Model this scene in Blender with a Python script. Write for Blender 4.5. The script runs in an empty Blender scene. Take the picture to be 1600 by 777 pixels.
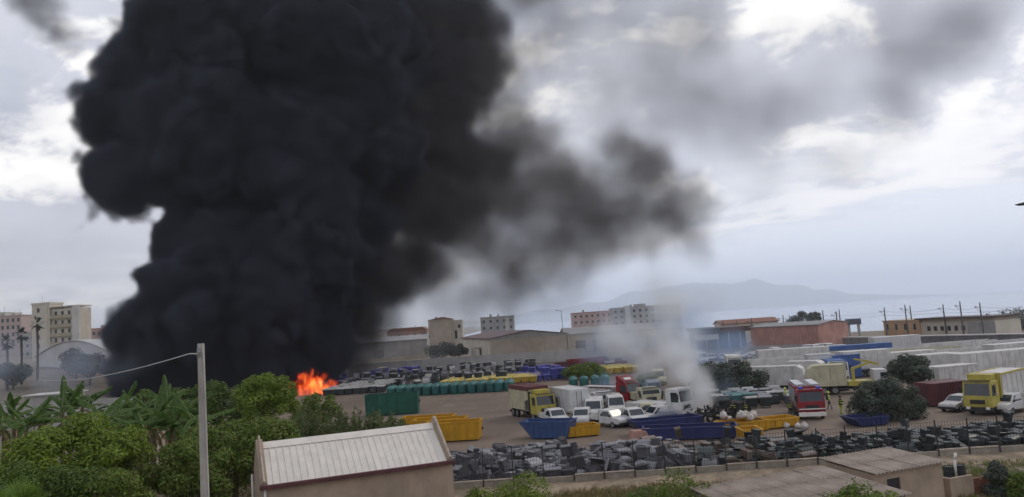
import bpy, bmesh, math, random
from mathutils import Vector, Matrix, noise as mnoise
R = math.radians
random.seed(7)
S = bpy.context.scene
COL = S.collection

# ---------------------------------------------------------------- camera
F = 1200.0 / 1600.0                    # focal length in picture widths
CAM_H = 11.0
ROLL = math.atan(0.0675)
PITCH = math.atan(117.2 / 1200.0)
fw = Vector((0, math.cos(PITCH), math.sin(PITCH)))
u0 = Vector((0, -math.sin(PITCH), math.cos(PITCH)))
r0 = Vector((1, 0, 0))
CR = r0 * math.cos(ROLL) - u0 * math.sin(ROLL)
CU = r0 * math.sin(ROLL) + u0 * math.cos(ROLL)
CP = Vector((0, 0, CAM_H))
cd = bpy.data.cameras.new('camera')
cam = bpy.data.objects.new('camera', cd); COL.objects.link(cam)
cd.sensor_width = 36; cd.lens = 36 * F
cd.clip_start = 0.2; cd.clip_end = 40000
mw = Matrix((CR, CU, -fw)).transposed().to_4x4(); mw.translation = CP
cam.matrix_world = mw
S.camera = cam

# ---------------------------------------------------------------- render / exposure
S.view_settings.view_transform = 'Standard'
S.view_settings.look = 'None'
S.view_settings.gamma = 1.0
S.view_settings.exposure = 0.0
c = S.cycles
c.use_denoising = True
c.max_bounces = 6; c.diffuse_bounces = 3; c.glossy_bounces = 3
c.transparent_max_bounces = 12; c.volume_bounces = 2
c.volume_step_rate = 1.6; c.volume_max_steps = 256
c.use_adaptive_sampling = True; c.adaptive_threshold = 0.02
c.caustics_reflective = False; c.caustics_refractive = False

# ---------------------------------------------------------------- node helper
class NT:
    """small wrapper that makes nodes and math chains"""
    def __init__(s, tree): s.t = tree
    def n(s, kind, ins=None, **kw):
        nd = s.t.nodes.new(kind)
        for k, v in kw.items(): setattr(nd, k, v)
        for k, v in (ins or {}).items():
            sk = nd.inputs[k]
            if hasattr(v, 'is_linked') or hasattr(v, 'links'): s.t.links.new(v, sk)
            else: sk.default_value = v
        return nd
    def m(s, op, a, b=0.0, c=None, clamp=False):
        d = {0: a, 1: b}
        if c is not None: d[2] = c
        return s.n('ShaderNodeMath', d, operation=op, use_clamp=clamp).outputs[0]
    def vm(s, op, a, b=None, scale=None):
        d = {0: a}
        if b is not None: d[1] = b
        nd = s.n('ShaderNodeVectorMath', d, operation=op)
        if scale is not None:
            if hasattr(scale, 'links'): s.t.links.new(scale, nd.inputs['Scale'])
            else: nd.inputs['Scale'].default_value = scale
        return nd.outputs['Value'] if op in ('LENGTH', 'DISTANCE', 'DOT_PRODUCT') else nd.outputs[0]
    def mix(s, f, a, b, blend='MIX'):
        nd = s.n('ShaderNodeMix', None, data_type='RGBA', blend_type=blend)
        for i, v in ((0, f), (6, a), (7, b)):
            if hasattr(v, 'links'): s.t.links.new(v, nd.inputs[i])
            else: nd.inputs[i].default_value = v if i == 0 else (*v[:3], 1)
        return nd.outputs[2]
    def ss(s, x, lo, hi, a=0.0, b=1.0):
        return s.n('ShaderNodeMapRange', {0: x, 1: lo, 2: hi, 3: a, 4: b}, interpolation_type='SMOOTHSTEP').outputs[0]
    def noise(s, vec, scale, detail=4, rough=.5, dist=0.0, w=None):
        d = {'Vector': vec, 'Scale': scale, 'Detail': detail, 'Roughness': rough, 'Distortion': dist}
        nd = s.n('ShaderNodeTexNoise', None, noise_dimensions='3D')
        for k, v in d.items():
            if hasattr(v, 'links'): s.t.links.new(v, nd.inputs[k])
            else: nd.inputs[k].default_value = v
        return nd.outputs

# ---------------------------------------------------------------- world: daylight sky under broken cloud
SUN_EL, SUN_AZ = R(42), R(58)          # azimuth from +Y towards +X
W = bpy.data.worlds.new('World'); S.world = W; W.use_nodes = True
W.node_tree.nodes.clear()
w = NT(W.node_tree)
sky = w.n('ShaderNodeTexSky', sky_type='NISHITA', sun_disc=False, sun_elevation=SUN_EL,
          sun_rotation=SUN_AZ, air_density=1.2, dust_density=2.0, ozone_density=1.0).outputs[0]
g = w.n('ShaderNodeTexCoord').outputs['Generated']
sep = w.n('ShaderNodeSeparateXYZ', {0: g}).outputs
K = 10.0                               # cloud radiance is written for strength 1, background strength is 1/K
gs = w.vm('MULTIPLY', g, (1, 1, 1.7))
big = w.noise(gs, 1.7, 5, .5, .35)[0]
mid = w.noise(gs, 4.2, 9, .56, .25)[0]
puf = w.noise(w.vm('ADD', gs, (3.3, 1.7, .4)), 6.5, 10, .60, .15)[0]
cl_dark = [v * K for v in (.50, .52, .61)]
cl_mid = [v * K for v in (.72, .74, .83)]
cl_pale = [v * K for v in (.86, .88, .94)]
cl_lit = [v * K for v in (1.3, 1.27, 1.23)]
cloud = w.mix(w.ss(w.m('ADD', w.m('MULTIPLY', big, .65), w.m('MULTIPLY', mid, .35)), .36, .56), cl_dark, cl_mid)
cloud = w.mix(w.ss(mid, .50, .66, 0, .8), cloud, cl_pale)
cloud = w.mix(w.m('MULTIPLY', w.ss(puf, .52, .64), w.ss(big, .44, .56)), cloud, cl_lit)
gapf = w.ss(w.noise(w.vm('ADD', gs, (7, 2, 5)), 2.6, 7, .55, .4)[0], .57, .70, 0, .55)
col = w.mix(gapf, cloud, w.mix(.5, sky, [v * K for v in (.55, .66, .82)]))
# bank of cumulus low over the sea, and the smooth pale air under it
az = w.m('ARCTAN2', sep[0], sep[1])
azv = w.n('ShaderNodeCombineXYZ', {0: w.m('MULTIPLY', az, 7.0), 1: w.m('MULTIPLY', sep[2], 30.0), 2: 3.1}).outputs[0]
bn = w.noise(azv, 1.3, 6, .55, .1)[0]
el0 = w.m('ADD', w.m('MULTIPLY', w.ss(az, -.2, .65), .075), .045)
edge = w.m('ADD', el0, w.m('MULTIPLY', w.m('SUBTRACT', bn, .5), .07))
above = w.m('SUBTRACT', sep[2], edge)
rim = w.m('MULTIPLY', w.ss(above, -.004, .006), w.ss(above, w.m('ADD', .05, w.m('MULTIPLY', w.ss(az, .1, .7), .11)), .0))
rim = w.m('MULTIPLY', rim, w.ss(bn, .32, .52))
col = w.mix(w.m('MULTIPLY', rim, .9), col, [v * K for v in (1.25, 1.22, 1.2)])
pale = w.mix(w.ss(sep[2], 0.0, .10), [v * K for v in (.93, .98, 1.08)], [v * K for v in (1.0, 1.03, 1.12)])
col = w.mix(w.ss(above, .012, -.010), col, pale)
bg = w.n('ShaderNodeBackground', {'Color': col, 'Strength': 1.0 / K})
out = w.n('ShaderNodeOutputWorld', {'Surface': bg.outputs[0]})

sd = bpy.data.lights.new('sun', 'SUN'); sd.energy = .85; sd.angle = R(14); sd.color = (1, .87, .72)
sun = bpy.data.objects.new('sun', sd); COL.objects.link(sun)
sdir = Vector((math.sin(SUN_AZ) * math.cos(SUN_EL), math.cos(SUN_AZ) * math.cos(SUN_EL), math.sin(SUN_EL)))
sun.rotation_euler = sdir.to_track_quat('Z', 'Y').to_euler()
sun.location = (60, 60, 90)

# ---------------------------------------------------------------- pixels to places
def ray(x, y): return fw + CR * ((x - 800) / 1200) - CU * ((y - 388.5) / 1200)
def gp(x, y, z=0.0):                   # where the ray meets the level z
    d = ray(x, y); return CP + d * ((z - CAM_H) / d.z)
def dp(x, y, Y):                       # where the ray is Y metres deep
    d = ray(x, y); return CP + d * (Y / d.y)

def tag(o, label=None, cat=None, group=None, kind=None):
    if label: o['label'] = label
    if cat: o['category'] = cat
    if group: o['group'] = group
    if kind: o['kind'] = kind
    return o
# ---------------------------------------------------------------- materials
MATS = {}
def M(key, col=(.5, .5, .5), rough=.7, metal=0.0, var=.18, scale=3.0, bump=0.0, bscale=40.0, dirt=0.0, dirtcol=(.09, .075, .06), rnd=0.0, streak=False, spec=.35):
    if key in MATS: return MATS[key]
    m = bpy.data.materials.new(key); m.use_nodes = True
    k = NT(m.node_tree); bs = m.node_tree.nodes['Principled BSDF']
    tc = k.n('ShaderNodeTexCoord').outputs['Object']
    oi = k.n('ShaderNodeObjectInfo').outputs['Random']
    off = k.vm('SCALE', k.n('ShaderNodeCombineXYZ', {0: oi, 1: oi, 2: oi}).outputs[0], scale=37.0)
    v = k.vm('ADD', tc, off)
    n1 = k.noise(v, scale, 5, .6, .2)[0]
    dk = [x * (1 - var) for x in col]; lt = [min(1, x * (1 + var * .8)) for x in col]
    cc = k.mix(k.ss(n1, .32, .68), dk, lt)
    if rnd:
        cc = k.mix(k.m('MULTIPLY', oi, rnd), cc, [x * .45 for x in col])
    if dirt:
        dv = k.vm('MULTIPLY', v, (1, 1, .18)) if streak else v
        n2 = k.noise(dv, scale * 1.9, 6, .65, .6)[0]
        cc = k.mix(k.ss(n2, .50, .72, 0, dirt), cc, dirtcol)
    m.node_tree.links.new(cc, bs.inputs['Base Color'])
    bs.inputs['Roughness'].default_value = rough
    bs.inputs['Metallic'].default_value = metal
    bs.inputs['Specular IOR Level'].default_value = spec
    if bump:
        bn = k.n('ShaderNodeBump', {'Height': k.noise(v, bscale, 5, .6)[0], 'Strength': bump, 'Distance': .03}).outputs[0]
        m.node_tree.links.new(bn, bs.inputs['Normal'])
    MATS[key] = m
    return m
def leafmat(key, dark, light, dry=None, back=.25):
    if key in MATS: return MATS[key]
    m = bpy.data.materials.new(key); m.use_nodes = True
    k = NT(m.node_tree); bs = m.node_tree.nodes['Principled BSDF']
    ri = k.n('ShaderNodeNewGeometry').outputs['Random Per Island']
    tc = k.n('ShaderNodeTexCoord').outputs['Object']
    n1 = k.noise(tc, .9, 4, .6)[0]
    f = k.m('ADD', k.m('MULTIPLY', ri, .6), k.m('MULTIPLY', n1, .5), clamp=True)
    cc = k.mix(f, dark, light)
    if dry: cc = k.mix(k.ss(k.m('FRACT', k.m('MULTIPLY', ri, 17.3)), .80, 1.0, 0, .9), cc, dry)
    m.node_tree.links.new(cc, bs.inputs['Base Color'])
    bs.inputs['Roughness'].default_value = .55; bs.inputs['Specular IOR Level'].default_value = .3
    tr = k.n('ShaderNodeBsdfTranslucent', {'Color': cc})
    mx = k.n('ShaderNodeMixShader', {0: back, 1: bs.outputs[0], 2: tr.outputs[0]})
    m.node_tree.links.new(mx.outputs[0], m.node_tree.nodes['Material Output'].inputs['Surface'])
    MATS[key] = m
    return m

# ---------------------------------------------------------------- mesh builder
class MB:
    def __init__(s): s.v = []; s.f = []; s.mi = []; s.cur = 0
    def add(s, vs, fs):
        o = len(s.v); s.v += [tuple(p) for p in vs]
        s.f += [tuple(i + o for i in f) for f in fs]; s.mi += [s.cur] * len(fs)
        return s
    def box(s, c, d, rz=0.0, mat=None, tx=1.0, ty=1.0):
        """centre, size; tx, ty taper the top"""
        hx, hy, hz = d[0] / 2, d[1] / 2, d[2] / 2
        vs = []
        for z, kx, ky in ((-hz, 1, 1), (hz, tx, ty)):
            for x, y in ((-hx, -hy), (hx, -hy), (hx, hy), (-hx, hy)):
                vs.append(Vector((x * kx, y * ky, z)))
        if rz:
            q = Matrix.Rotation(rz, 3, 'Z'); vs = [q @ v for v in vs]
        if mat is not None: vs = [mat @ v for v in vs]
        c = Vector(c)
        return s.add([v + c for v in vs], [(0, 3, 2, 1), (4, 5, 6, 7), (0, 1, 5, 4), (1, 2, 6, 5), (2, 3, 7, 6), (3, 0, 4, 7)])
    def bx(s, x0, x1, y0, y1, z0, z1): return s.box(((x0 + x1) / 2, (y0 + y1) / 2, (z0 + z1) / 2), (abs(x1 - x0), abs(y1 - y0), abs(z1 - z0)))
    def bar(s, a, b, w, h=None):
        """square bar from a to b"""
        a, b = Vector(a), Vector(b); d = (b - a); L = d.length
        if L < 1e-6: return s
        q = d.to_track_quat('Z', 'Y').to_matrix()
        return s.box((a + b) / 2, (w, h or w, L), mat=q)
    def cyl(s, a, b, r0, r1=None, n=10, caps=True):
        a, b = Vector(a), Vector(b); r1 = r0 if r1 is None else r1
        q = (b - a).to_track_quat('Z', 'Y').to_matrix()
        ring = [q @ Vector((math.cos(2 * math.pi * i / n), math.sin(2 * math.pi * i / n), 0)) for i in range(n)]
        vs = [a + p * r0 for p in ring] + [b + p * r1 for p in ring]
        fs = [(i, (i + 1) % n, n + (i + 1) % n, n + i) for i in range(n)]
        if caps: fs += [tuple(range(n - 1, -1, -1)), tuple(range(n, 2 * n))]
        return s.add(vs, fs)
    def tube(s, pts, rs, n=8):
        for i in range(len(pts) - 1): s.cyl(pts[i], pts[i + 1], rs[i], rs[i + 1], n)
        return s
    def prism(s, prof, y0, y1, inset=None):
        """(x, z) outline swept from y0 to y1"""
        n = len(prof)
        vs = [(x, y0, z) for x, z in prof] + [(x, y1, z) for x, z in prof]
        fs = [tuple(range(n)), tuple(range(2 * n - 1, n - 1, -1))] + [(i, n + i, n + (i + 1) % n, (i + 1) % n) for i in range(n)]
        return s.add(vs, fs)
    def lathe(s, prof, n=14, c=(0, 0, 0)):
        """(r, z) outline turned about z"""
        c = Vector(c); vs = []; k = len(prof)
        for r, z in prof:
            for i in range(n):
                a = 2 * math.pi * i / n; vs.append(c + Vector((r * math.cos(a), r * math.sin(a), z)))
        fs = [(j * n + i, j * n + (i + 1) % n, (j + 1) * n + (i + 1) % n, (j + 1) * n + i) for j in range(k - 1) for i in range(n)]
        return s.add(vs, fs)
    def mesh(s, name, mats, smooth=False, fix=True):
        me = bpy.data.meshes.new(name); me.from_pydata(s.v, [], s.f)
        for m in (mats if isinstance(mats, (list, tuple)) else [mats]): me.materials.append(m)
        if any(s.mi): me.polygons.foreach_set('material_index', s.mi)
        if fix:
            b = bmesh.new(); b.from_mesh(me); bmesh.ops.recalc_face_normals(b, faces=b.faces); b.to_mesh(me); b.free()
        if smooth: me.polygons.foreach_set('use_smooth', [True] * len(me.polygons))
        me.update(); return me
    def build(s, name, mats, parent=None, smooth=False, loc=None, rz=None, fix=True, bevel=0.0):
        me = s.mesh(name, mats, smooth, fix)
        o = bpy.data.objects.new(name, me); COL.objects.link(o)
        if parent is not None: o.parent = parent
        if loc is not None: o.location = loc
        if rz is not None: o.rotation_euler = (0, 0, rz)
        if bevel:
            b = o.modifiers.new('bevel', 'BEVEL'); b.width = bevel; b.segments = 2; b.limit_method = 'ANGLE'
        return o
def thing(name, label, cat, loc=(0, 0, 0), rz=0.0, group=None):
    o = bpy.data.objects.new(name, None); COL.objects.link(o); o.empty_display_size = .3
    o.location = loc; o.rotation_euler = (0, 0, rz)
    return tag(o, label, cat, group)
def inst(name, me, parent=None, loc=(0, 0, 0), rot=(0, 0, 0), sc=None):
    o = bpy.data.objects.new(name, me); COL.objects.link(o)
    if parent is not None: o.parent = parent
    o.location = loc; o.rotation_euler = rot
    if sc is not None: o.scale = sc if hasattr(sc, '__len__') else (sc, sc, sc)
    return o
KIDS = {}
def copy_tree(o, parent=None):
    n = o.copy(); COL.objects.link(n); n.parent = parent
    for ch in list(o.children): copy_tree(ch, n)
    return n
def head(a, b): return math.atan2(b[1] - a[1], b[0] - a[0])

# ---------------------------------------------------------------- ground, sea, far hills
def sst(x, a, b):
    t = max(0, min(1, (x - a) / (b - a))); return t * t * (3 - 2 * t)
def shore(X):
    return 285 + 500 * sst(-X, 0, 60) + 2500 * sst(-X, 150, 400) - 60 * sst(X, 100, 220)
def ground_z(X, Y):
    z = 3.0 * sst(-X, 6, 18) * sst(-Y, -78, -60)
    z += 9.0 * sst(-X, 62, 135) * sst(Y, 120, 210) + 10 * sst(-X, 150, 320) * sst(Y, 150, 400)
    z += .9 * sst(X, 30, 48) * sst(-Y, -50, -38)
    if Y < 52 or X < -30: z += .12 * mnoise.noise(Vector((X * .15, Y * .15, 0))) + .05 * mnoise.noise(Vector((X * .7, Y * .7, 3)))
    z -= 9 * sst(Y, shore(X) - 6, shore(X) + 14)
    return z - .03
def axis(vals, a, b, st):
    mid = [a + i * st for i in range(int((b - a) / st) + 1)]
    return [v for v in vals if v < a] + mid + [v for v in vals if v > b]
far = [-12000, -8000, -5000, -3000, -2000, -1400, -1000, -700, -500, -350, -250, 250, 350, 500, 700, 1000, 1400, 2000, 3000, 5000, 8000, 12000]
xs = axis(far, -180, 180, 2.5); ys = axis([-12000, -6000, -2500, -1000, -400, -150, -60] + far[11:] + [3400, 4200], 0, 330, 2.5)
ys = sorted(set(ys)); 
vs = [(x, y, ground_z(x, y)) for y in ys for x in xs]; nx = len(xs)
fs = [(j * nx + i, j * nx + i + 1, (j + 1) * nx + i + 1, (j + 1) * nx + i) for j in range(len(ys) - 1) for i in range(nx - 1)]
def groundmat():
    m = bpy.data.materials.new('ground_earth'); m.use_nodes = True
    k = NT(m.node_tree); bs = m.node_tree.nodes['Principled BSDF']
    tc = k.n('ShaderNodeTexCoord').outputs['Object']
    a = k.noise(tc, .35, 6, .6, .4)[0]; b = k.noise(tc, 2.2, 6, .65, .3)[0]; d = k.noise(tc, 9, 4, .6)[0]
    cc = k.mix(k.ss(b, .35, .65), (.15, .115, .085), (.27, .215, .16))
    cc = k.mix(k.ss(a, .48, .62, 0, .8), cc, (.10, .105, .045))
    cc = k.mix(k.ss(d, .62, .75, 0, .6), cc, (.36, .31, .25))
    m.node_tree.links.new(cc, bs.inputs['Base Color']); bs.inputs['Roughness'].default_value = .95
    bn = k.n('ShaderNodeBump', {'Height': b, 'Strength': .8, 'Distance': .15}).outputs[0]
    m.node_tree.links.new(bn, bs.inputs['Normal'])
    return m
mb = MB(); mb.add(vs, fs); tag(mb.build('ground', groundmat(), smooth=True, fix=False), kind='structure')

def seamat():
    m = bpy.data.materials.new('sea_water'); m.use_nodes = True
    k = NT(m.node_tree); bs = m.node_tree.nodes['Principled BSDF']
    tc = k.n('ShaderNodeTexCoord').outputs['Object']
    bs.inputs['Base Color'].default_value = (.28, .36, .48, 1)
    bs.inputs['Roughness'].default_value = .2; bs.inputs['IOR'].default_value = 1.33
    bn = k.n('ShaderNodeBump', {'Height': k.noise(tc, .12, 6, .6)[0], 'Strength': .3, 'Distance': 1.0}).outputs[0]
    m.node_tree.links.new(bn, bs.inputs['Normal'])
    return m
mb = MB(); n = 24
g_ = [-12500 + 25000 * i / n for i in range(n + 1)]
mb.add([(x, y, -4.0) for y in g_ for x in g_], [(j * (n + 1) + i, j * (n + 1) + i + 1, (j + 1) * (n + 1) + i + 1, (j + 1) * (n + 1) + i) for j in range(n) for i in range(n)])
tag(mb.build('sea', seamat(), fix=False), kind='structure')

prof = [(560, 0), (650, 6), (720, 10), (800, 16), (860, 20), (930, 27), (1000, 40), (1040, 44), (1080, 47), (1130, 43), (1170, 44), (1220, 34), (1270, 22), (1330, 11), (1400, 5), (1480, 0)]
def hill_h(px_):
    for (a, ha), (b, hb) in zip(prof, prof[1:]):
        if a <= px_ <= b: t = (px_ - a) / (b - a); return ha + (hb - ha) * (t * t * (3 - 2 * t))
    return 0
mb = MB(); nxh, nyh = 150, 22; vs = []
for j in range(nyh):
    t = j / (nyh - 1); Y = 9700 + 2700 * t
    for i in range(nxh):
        px_ = 540 + 960 * i / (nxh - 1)
        X = (px_ - 800) / 1200 * 10700
        h = hill_h(px_) * 10700 / 1200 * (math.sin(math.pi * min(1, t * 1.3)) if t < .77 else 0)
        h *= 1 + .22 * mnoise.noise(Vector((X / 420, Y / 420, 0))) + .10 * mnoise.noise(Vector((X / 130, Y / 130, 4)))
        vs.append((X, Y, -6 + max(0, h)))
mb.add(vs, [(j * nxh + i, j * nxh + i + 1, (j + 1) * nxh + i + 1, (j + 1) * nxh + i) for j in range(nyh - 1) for i in range(nxh - 1)])
tag(mb.build('hills', M('hill_scrub', (.17, .18, .12), .9, var=.4, scale=.006), smooth=True, fix=False), kind='structure')

# paved yard, with patches and tyre-worn stains
def yardmat():
    m = bpy.data.materials.new('yard_paving'); m.use_nodes = True
    k = NT(m.node_tree); bs = m.node_tree.nodes['Principled BSDF']
    tc = k.n('ShaderNodeTexCoord').outputs['Object']
    a = k.noise(tc, .10, 5, .6, .5)[0]; b = k.noise(tc, .8, 6, .65, .4)[0]; d = k.noise(k.vm('MULTIPLY', tc, (1.2, .25, 1)), .5, 5, .6, .4)[0]
    cc = k.mix(k.ss(a, .35, .65), (.142, .106, .080), (.195, .147, .111))
    cc = k.mix(k.ss(b, .50, .75, 0, .5), cc, (.12, .10, .085))
    cc = k.mix(k.ss(d, .58, .72, 0, .55), cc, (.10, .085, .075))
    e_ = k.noise(k.vm('MULTIPLY', tc, (.2, 2.2, 1)), .35, 4, .6, .3)[0]
    cc = k.mix(k.ss(e_, .60, .68, 0, .45), cc, (.09, .078, .07))
    cc = k.mix(k.ss(k.noise(tc, .22, 3, .5, .2)[0], .64, .69, 0, .5), cc, (.27, .24, .21))
    m.node_tree.links.new(cc, bs.inputs['Base Color']); bs.inputs['Roughness'].default_value = .85
    bn = k.n('ShaderNodeBump', {'Height': k.noise(tc, 12, 5, .6)[0], 'Strength': .25, 'Distance': .03}).outputs[0]
    m.node_tree.links.new(bn, bs.inputs['Normal'])
    return m
mb = MB(); nn = 30
xs_ = [-34 + (150) * i / nn for i in range(nn + 1)]; ys_ = [52.3 + (160) * i / nn for i in range(nn + 1)]
mb.add([(x, y, .006) for y in ys_ for x in xs_], [(j * (nn + 1) + i, j * (nn + 1) + i + 1, (j + 1) * (nn + 1) + i + 1, (j + 1) * (nn + 1) + i) for j in range(nn) for i in range(nn)])
tag(mb.build('yard', yardmat(), fix=False), kind='structure')
# ---------------------------------------------------------------- stuccoed house with white ribbed roof
stucco = M('stucco', (.37, .285, .215), .9, var=.16, scale=.7, bump=.35, bscale=14, dirt=.35, dirtcol=(.20, .165, .135), streak=True)
wroof = M('white_sheet', (.64, .60, .54), .45, var=.08, scale=1.2, dirt=.3, dirtcol=(.42, .38, .33))
gutter_m = M('oxide_red_metal', (.10, .035, .04), .5, var=.25, scale=2)
pvc = M('white_pipe', (.62, .60, .56), .45, var=.1)
hx, hy = Vector((-10.91, 33, 0)), Vector((-3.67, 36, 0))
ha = head(hx, hy); HL = 7.85; HW = 4.25; ZB, ZE, ZR = .4, 5.0, 6.42
house = thing('house', 'stuccoed beige house with a white ribbed metal roof and dark red gutter', 'house', (hx.x, hx.y, 0), ha)
mb = MB()   # long walls
mb.bx(0, HL, 0, .25, ZB, ZE - .12); mb.bx(0, HL, HW - .25, HW, ZB, ZE - .12)
mb.build('wall', stucco, house)
for x0, nm in ((-.28, 'gable_wall'), (HL, 'gable_wall')):
    g_m = MB(); t = .28
    p = [(0 - .0, ZB), (HW, ZB), (HW, ZE + .05), (HW / 2, ZR + .2), (0, ZE + .05)]
    vs = [(x0, y, z) for y, z in p] + [(x0 + t, y, z) for y, z in p]
    g_m.add(vs, [(0, 1, 2, 3, 4), (9, 8, 7, 6, 5)] + [(i, 5 + i, 5 + (i + 1) % 5, (i + 1) % 5) for i in range(5)])
    g_m.build(nm, stucco, house)
    cop = MB()
    for a, b in (((x0 + t / 2, -.12, ZE + .02), (x0 + t / 2, HW / 2, ZR + .24)), ((x0 + t / 2, HW + .12, ZE + .02), (x0 + t / 2, HW / 2, ZR + .24))):
        cop.bar(a, b, .07, t + .06)
    cop.build('coping', M('mortar_coping', (.42, .35, .29), .9, var=.2, scale=2, dirt=.4), house)
# ribbed sheets, one by one
ns = 27; sw = HL / ns
sl = Vector((0, HW / 2, ZR - ZE)); sL = sl.length; ang = math.atan2(sl.z, sl.y)
sh = MB(); sh.add([(0, 0, 0), (sw * .80, 0, 0), (sw * .84, 0, .035), (sw * .96, 0, .035), (sw, 0, 0),
                   (0, sL + .02, 0), (sw * .80, sL + .02, 0), (sw * .84, sL + .02, .035), (sw * .96, sL + .02, .035), (sw, sL + .02, 0)],
                  [(0, 1, 6, 5), (1, 2, 7, 6), (2, 3, 8, 7), (3, 4, 9, 8)])
shm = sh.mesh('roof_sheet', wroof, fix=False)
for i in range(ns):
    o = inst('roof_sheet', shm, house, (i * sw, -.10, ZE - .06 + random.uniform(-.004, .004)), (ang, 0, 0))
    o = inst('roof_sheet', shm, house, ((i + 1) * sw, HW + .10, ZE - .06), (ang, 0, math.pi))
rc = MB()
rc.add([(0, HW / 2 - .34, ZR - .17), (0, HW / 2, ZR + .07), (0, HW / 2 + .34, ZR - .17), (HL, HW / 2 - .34, ZR - .17), (HL, HW / 2, ZR + .07), (HL, HW / 2 + .34, ZR - .17)],
       [(0, 3, 4, 1), (1, 4, 5, 2)])
o = rc.build('ridge_cap', wroof, house, fix=False); sm_ = o.modifiers.new('thick', 'SOLIDIFY'); sm_.thickness = .02
for y in (-.17, HW + .17):
    gm = MB(); gm.bx(-.33, HL + .33, y - .09, y + .09, ZE - .19, ZE - .02); gm.build('gutter', gutter_m, house, bevel=.02)
dpm = MB(); dpm.cyl((-.12, -.11, ZB), (-.12, -.11, ZE - .2), .055); dpm.build('downpipe', pvc, house, smooth=True)
dpm = MB(); dpm.cyl((-.36, HW + .02, ZB), (-.36, HW + .02, ZE - .2), .055); dpm.build('downpipe', pvc, house, smooth=True)
hk = MB(); hk.bx(-.31, -.285, .9, 1.0, 1.2, 3.1); hk.build('wall_conduit', pvc, house)

# ---------------------------------------------------------------- concrete utility pole with its service cable
conc = M('pole_concrete', (.40, .38, .345), .9, var=.15, scale=1.2, dirt=.35, streak=True, bump=.2)
pole = thing('utility_pole', 'tall square concrete utility pole carrying a drooping grey cable', 'utility pole', (-11.5, 28, 2.2))
mb = MB(); mb.box((0, 0, 4.42), (.27, .27, 8.84), tx=.72, ty=.72); mb.build('shaft', conc, pole, bevel=.02)
mb = MB(); mb.bx(-.16, .16, -.16, .16, 2.35, 2.5); mb.bx(-.15, .15, -.15, .15, 2.62, 2.68); mb.build('steel_band', M('galvanised', (.33, .33, .33), .5, .5, var=.2), pole)
mb = MB(); mb.cyl((0, -.1, 8.55), (0, -.22, 8.55), .04); mb.bx(-.1, .1, -.13, -.1, 8.35, 8.7); mb.build('insulator', M('galvanised'), pole)
mb = MB(); mb.tube([(.11, -.13, 8.5), (.14, -.14, 6.5), (.16, -.15, 3), (.17, -.16, 0)], [.017] * 4, 6); mb.build('riser_cable', M('cable_grey', (.30, .30, .30), .6), pole)
top = Vector((-11.5, 27.85, 10.75)); p1 = dp(296, 553, 27.5)
end = dp(60, 594, 60.0); pts = [top, top + Vector((-.12, 0, -.1)), Vector((p1.x + .15, 27.8, p1.z - .02)), p1]
for i in range(1, 15):
    t = i / 14; p = p1.lerp(end, t); p.z -= 1.1 * 4 * t * (1 - t) * .35; pts.append(p)
mb = MB(); mb.tube([p - Vector(pole.location) for p in pts], [.022] * len(pts), 6); mb.build('service_cable', M('cable_pale', (.42, .42, .43), .5), pole)

# ---------------------------------------------------------------- corrugated sheds
corr = M('fibre_cement', (.36, .30, .25), .9, var=.14, scale=.9, dirt=.55, dirtcol=(.20, .17, .145), streak=False, bump=.2)
def corrugated(w, L, waves=4, seg=6):
    s_ = MB(); n_ = waves * seg; vs = []
    for j in (0, 1):
        for i in range(n_ + 1): vs.append((w * i / n_, L * j, .042 * math.cos(2 * math.pi * i / seg)))
    s_.add(vs, [(i, i + 1, n_ + 2 + i, n_ + 1 + i) for i in range(n_)])
    return s_
def shed(name, label, loc, rz, wx, dy, z0, zf, zb, wallmat, door=None, rows=2, over=.25):
    t = thing(name, label, 'shed', loc, rz)
    m1 = MB(); th = .18
    m1.bx(0, wx, 0, th, z0, zf) if door is None else (m1.bx(0, door[0], 0, th, z0, zf), m1.bx(door[1], wx, 0, th, z0, zf), m1.bx(door[0], door[1], 0, th, z0 + 2.15, zf))
    m1.bx(0, wx, dy - th, dy, z0, zb)
    for x in (0, wx - th):
        vs = [(x, th, z0), (x, dy - th, z0), (x, dy - th, zb - .03), (x, th, zf), (x + th, th, z0), (x + th, dy - th, z0), (x + th, dy - th, zb - .03), (x + th, th, zf)]
        m1.add(vs, [(0, 3, 2, 1), (4, 5, 6, 7), (0, 1, 5, 4), (1, 2, 6, 5), (2, 3, 7, 6), (3, 0, 4, 7)])
    m1.build('wall', wallmat, t)
    if door:
        d_ = MB(); d_.bx(door[0], door[1], .10, .15, z0, z0 + 2.15); dd = d_.build('door', M('dark_door', (.035, .03, .035), .6), t)
        d_ = MB(); d_.bx(door[1] - .16, door[1] - .08, .06, .1, z0 + 1.0, z0 + 1.12); d_.build('handle', M('galvanised'), dd)
    a = math.atan2(zb - zf, dy); L = (dy + over * 2) / math.cos(a) / rows; n_ = max(1, round((wx + .3) / .92)); w_ = (wx + .3) / n_
    me = corrugated(w_ + .03, L + .12).mesh('roof_sheet', corr, smooth=True, fix=False)
    for r_ in range(rows):
        for i in range(n_):
            y = -over + r_ * L * math.cos(a)
            o = inst('roof_sheet', me, t, (-.15 + i * w_, y, zf + .07 + (y + over) * math.tan(a) - over * math.tan(a) + r_ * .012 + (i % 2) * .008 + random.uniform(0, .01)), (a + random.uniform(-.006, .006), 0, random.uniform(-.006, .006)))
            o_ = o.modifiers.new('thick', 'SOLIDIFY'); o_.thickness = .012
    return t
shed('garden_shed', 'small beige rendered shed with corrugated roof and a dark open doorway', (17.45, 39.85, 0), R(22), 4.75, 3.3, -.3, 2.2, 2.42, stucco, (.85, 1.75))
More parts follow.
